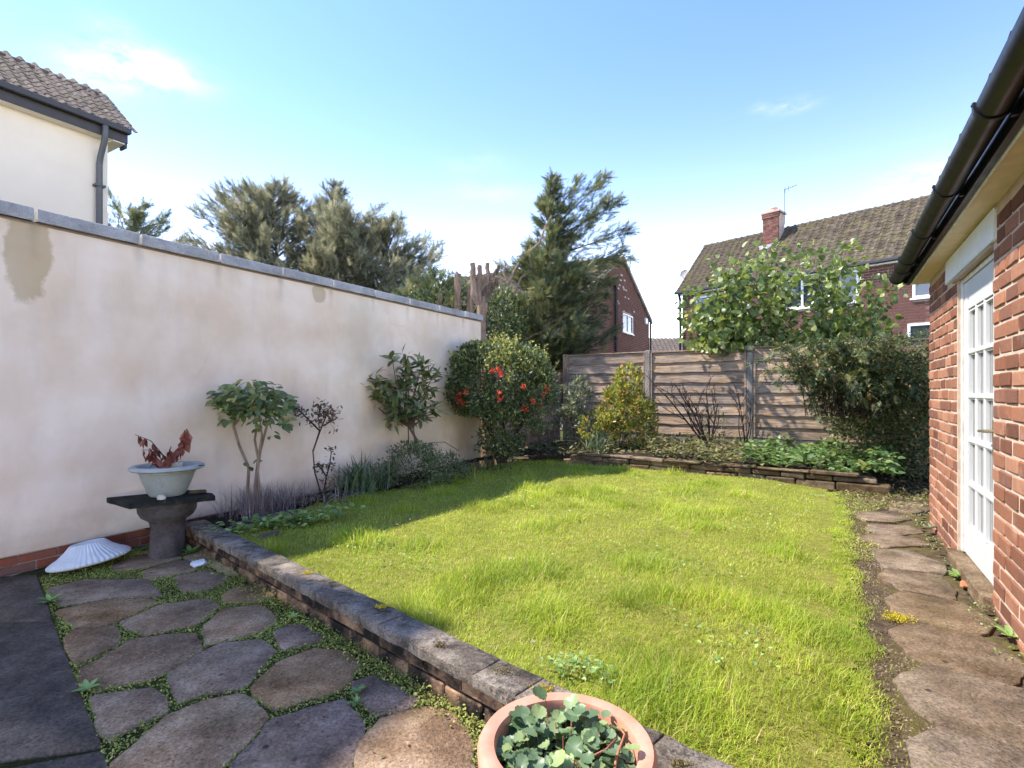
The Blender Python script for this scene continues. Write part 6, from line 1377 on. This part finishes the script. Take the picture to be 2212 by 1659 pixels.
# ------------------------------------------------------------------ lawn grass
redge = np.array(R_EDGE)
def grass(name, label, N, hfun, wide, dens=None, poly=LAWN, mode=0, segs=3):
    lo, hi = poly.min(0), poly.max(0); Q = rng.uniform(lo, hi, (N, 2)); Q = Q[inpoly(Q, poly)]
    u = Q[:, 0] / np.maximum(.3, Q[:, 1]); Q = Q[(np.abs(u) < 1.15) & (Q[:, 1] > .8)]
    if dens is not None: Q = Q[rng.random(len(Q)) < dens(Q)]
    n = len(Q); z = lawn_z(Q); dr_ = np.min([seg_dist(Q, redge[i], redge[i + 1]) for i in range(len(redge) - 1)], axis=0); H = hfun(Q) * rng.uniform(.55, 1.25, n) * np.clip(dr_ / .3, .5, 1); az = rng.uniform(0, 2 * math.pi, n)
    cl_ = np.column_stack((np.sin(Q[:, 0] * 4.7 + 1.3 * np.sin(Q[:, 1] * 3.1)), np.cos(Q[:, 1] * 5.3 + 1.7 * np.sin(Q[:, 0] * 2.9)))); d = np.column_stack((np.cos(az), np.sin(az))) + cl_ * .45; d /= np.linalg.norm(d, axis=1, keepdims=True)
    lean = rng.uniform(.15, 1.15, n); px_ = np.column_stack((-d[:, 1], d[:, 0])); w = wide * rng.uniform(.6, 1.3, n) * (1 + .22 * np.maximum(0, Q[:, 1] - 3))
    s = np.linspace(0, 1, segs + 1); V = []
    for i, t in enumerate(s):
        out = lean * H * (t * .35 + .75 * t * t); up = H * (t - .38 * lean * t ** 2.2); hw = w * (.5 * (1 - t * .8)) if i < segs else w * 0
        c_ = np.column_stack((Q + d * out[:, None], z + up - .006))
        if i < segs: V += [c_ + np.column_stack((-px_ * hw[:, None], np.zeros(n))), c_ + np.column_stack((px_ * hw[:, None], np.zeros(n)))]
        else: V += [c_]
    k_ = len(V); V = np.stack(V, 1).reshape(-1, 3); tf = []
    for i in range(segs - 1): b = 2 * i; tf += [(b, b + 1, b + 3), (b, b + 3, b + 2)]
    b = 2 * (segs - 1); tf += [(b, b + 1, b + 2)]
    Fc = (np.array(tf)[None] + (np.arange(n) * k_)[:, None, None]).reshape(-1, 3); m_ = len(Fc)
    me = bpy.data.meshes.new(name); me.vertices.add(len(V)); me.vertices.foreach_set('co', V.reshape(-1).astype(np.float32)); me.loops.add(m_ * 3); me.loops.foreach_set('vertex_index', Fc.reshape(-1).astype(np.int32)); me.polygons.add(m_); me.polygons.foreach_set('loop_start', np.arange(0, m_ * 3, 3, dtype=np.int32)); me.polygons.foreach_set('use_smooth', np.ones(m_, bool)); me.update(calc_edges=True)
    a_ = me.attributes.new('rnd', 'FLOAT', 'POINT'); a_.data.foreach_set('value', np.repeat(rng.random(n) ** (1.0 if mode == 0 else 1.4), k_).astype(np.float32)); me.materials.append(M['lf_grass'])
    o = link(name, me); tag(o, label, 'grass', kind='stuff'); return n
CL = rng.uniform(LAWN.min(0), LAWN.max(0), (70, 2)); CR = rng.uniform(.10, .32, 70)
xtra = np.array([gp(u, v, .1)[:2] for u, v in ((1190, 1330), (1500, 1290), (1560, 1290), (1620, 1300), (1730, 1330), (1800, 1330), (1780, 1260), (1440, 1090), (1230, 1085), (1340, 1085), (1520, 1130), (1700, 1180), (880, 1100), (1150, 1020), (1250, 1020), (1050, 1030), (1800, 1500), (1780, 1420), (1000, 1300), (1680, 1310), (1450, 1285), (1760, 1350), (1810, 1200), (1815, 1130))])
CL = np.concatenate((CL, xtra)); CR = np.concatenate((CR, np.full(len(xtra), .2)))
def edge_d(Q): 
    dr = np.min([seg_dist(Q, redge[i], redge[i + 1]) for i in range(len(redge) - 1)], axis=0); return np.exp(-(dr / .14) ** 2)
def clump(Q):
    r = np.zeros(len(Q))
    for c_, s_ in zip(CL, CR): r = np.maximum(r, np.exp(-((Q - c_) ** 2).sum(1) / (s_ * s_)))
    return r
near = lambda Q: np.clip((2.6 / np.maximum(1.2, Q[:, 1])) ** 1.3, .16, 1)
n1 = grass('lawn_grass', 'short yellow green grass covering the raised lawn', 560000, lambda Q: .034 + .02 * clump(Q), .0036, lambda Q: near(Q) * (1 - .65 * edge_d(Q)))
n2 = grass('grass_tufts', 'taller lush grass tufts scattered over the lawn', 620000, lambda Q: .045 + .09 * clump(Q), .0042, lambda Q: near(Q) * np.clip(clump(Q) - .3, 0, 1) * .9, mode=1, segs=4)
redge = np.array(R_EDGE)
n3 = grass('grass_fringe', 'long grass blades overhanging the path edge of the lawn', 420000, lambda Q: .06 + .03 * np.sin(Q[:, 1] * 7) * np.sin(Q[:, 1] * 2.3), .0042, lambda Q: near(Q) * edge_d(Q) * (.22 + .2 * np.sin(Q[:, 1] * 5.1)), mode=1, segs=4)
# thin straggling grass on the soil strip beside the lawn
STRIP = np.array([p + np.array((-.08, 0)) for p in R_EDGE] + [p + np.array((.12 + .035 * i_, .02)) for i_, p in reversed(list(enumerate(R_EDGE)))])
grass('strip_grass', 'sparse short grass and moss straggling onto the soil beside the path', 900000, lambda Q: .03 + .02 * np.sin(Q[:, 1] * 9) ** 2, .0038, lambda Q: near(Q) * np.clip(.75 * edge_d(Q) ** 2 + .3 * (np.sin(Q[:, 1] * 6.3) * np.sin(Q[:, 0] * 9.1 + Q[:, 1]) - .25), .01, 1), poly=STRIP)
# clover, weeds and fallen leaves in the lawn
lo, hi = LAWN.min(0), LAWN.max(0); Q = rng.uniform(lo, hi, (9000, 2)); Q = Q[inpoly(Q, LAWN)]; q_ = np.sin(Q[:, 0] * 3.3 + 2 * np.sin(Q[:, 1] * 1.9)) * np.sin(Q[:, 1] * 2.7 + 1); Q = Q[(q_ > .55)]; n = len(Q)
o = scatter('lawn_clover', *HEARTS[0], np.column_stack((Q, lawn_z(Q) + rng.uniform(.015, .045, n))), frames(norm(rdir(n) * np.array((1, 1, .25))), UP + rdir(n) * .4), rng.uniform(.012, .024, n), M['lf_weed']); tag(o, 'small clover and daisy leaves mixed into the lawn grass', 'weeds', kind='stuff')
Q = rng.uniform(lo, hi, (700, 2)); Q = Q[inpoly(Q, LAWN)]; Q = Q[rng.random(len(Q)) < np.clip((Q[:, 1] - 2) / 5, .15, 1)]; n = len(Q)
o = scatter('fallen_leaves', OVAL_V, OVAL_F, np.column_stack((Q, lawn_z(Q) + rng.uniform(.02, .05, n))), frames(norm(rdir(n) * np.array((1, 1, .25))), UP + rdir(n) * .5), rng.uniform(.02, .045, n), M['lf_fallen']); tag(o, 'pale fallen leaves scattered over the lawn', 'leaves', kind='stuff')
print('grass blades', n1, n2, n3)
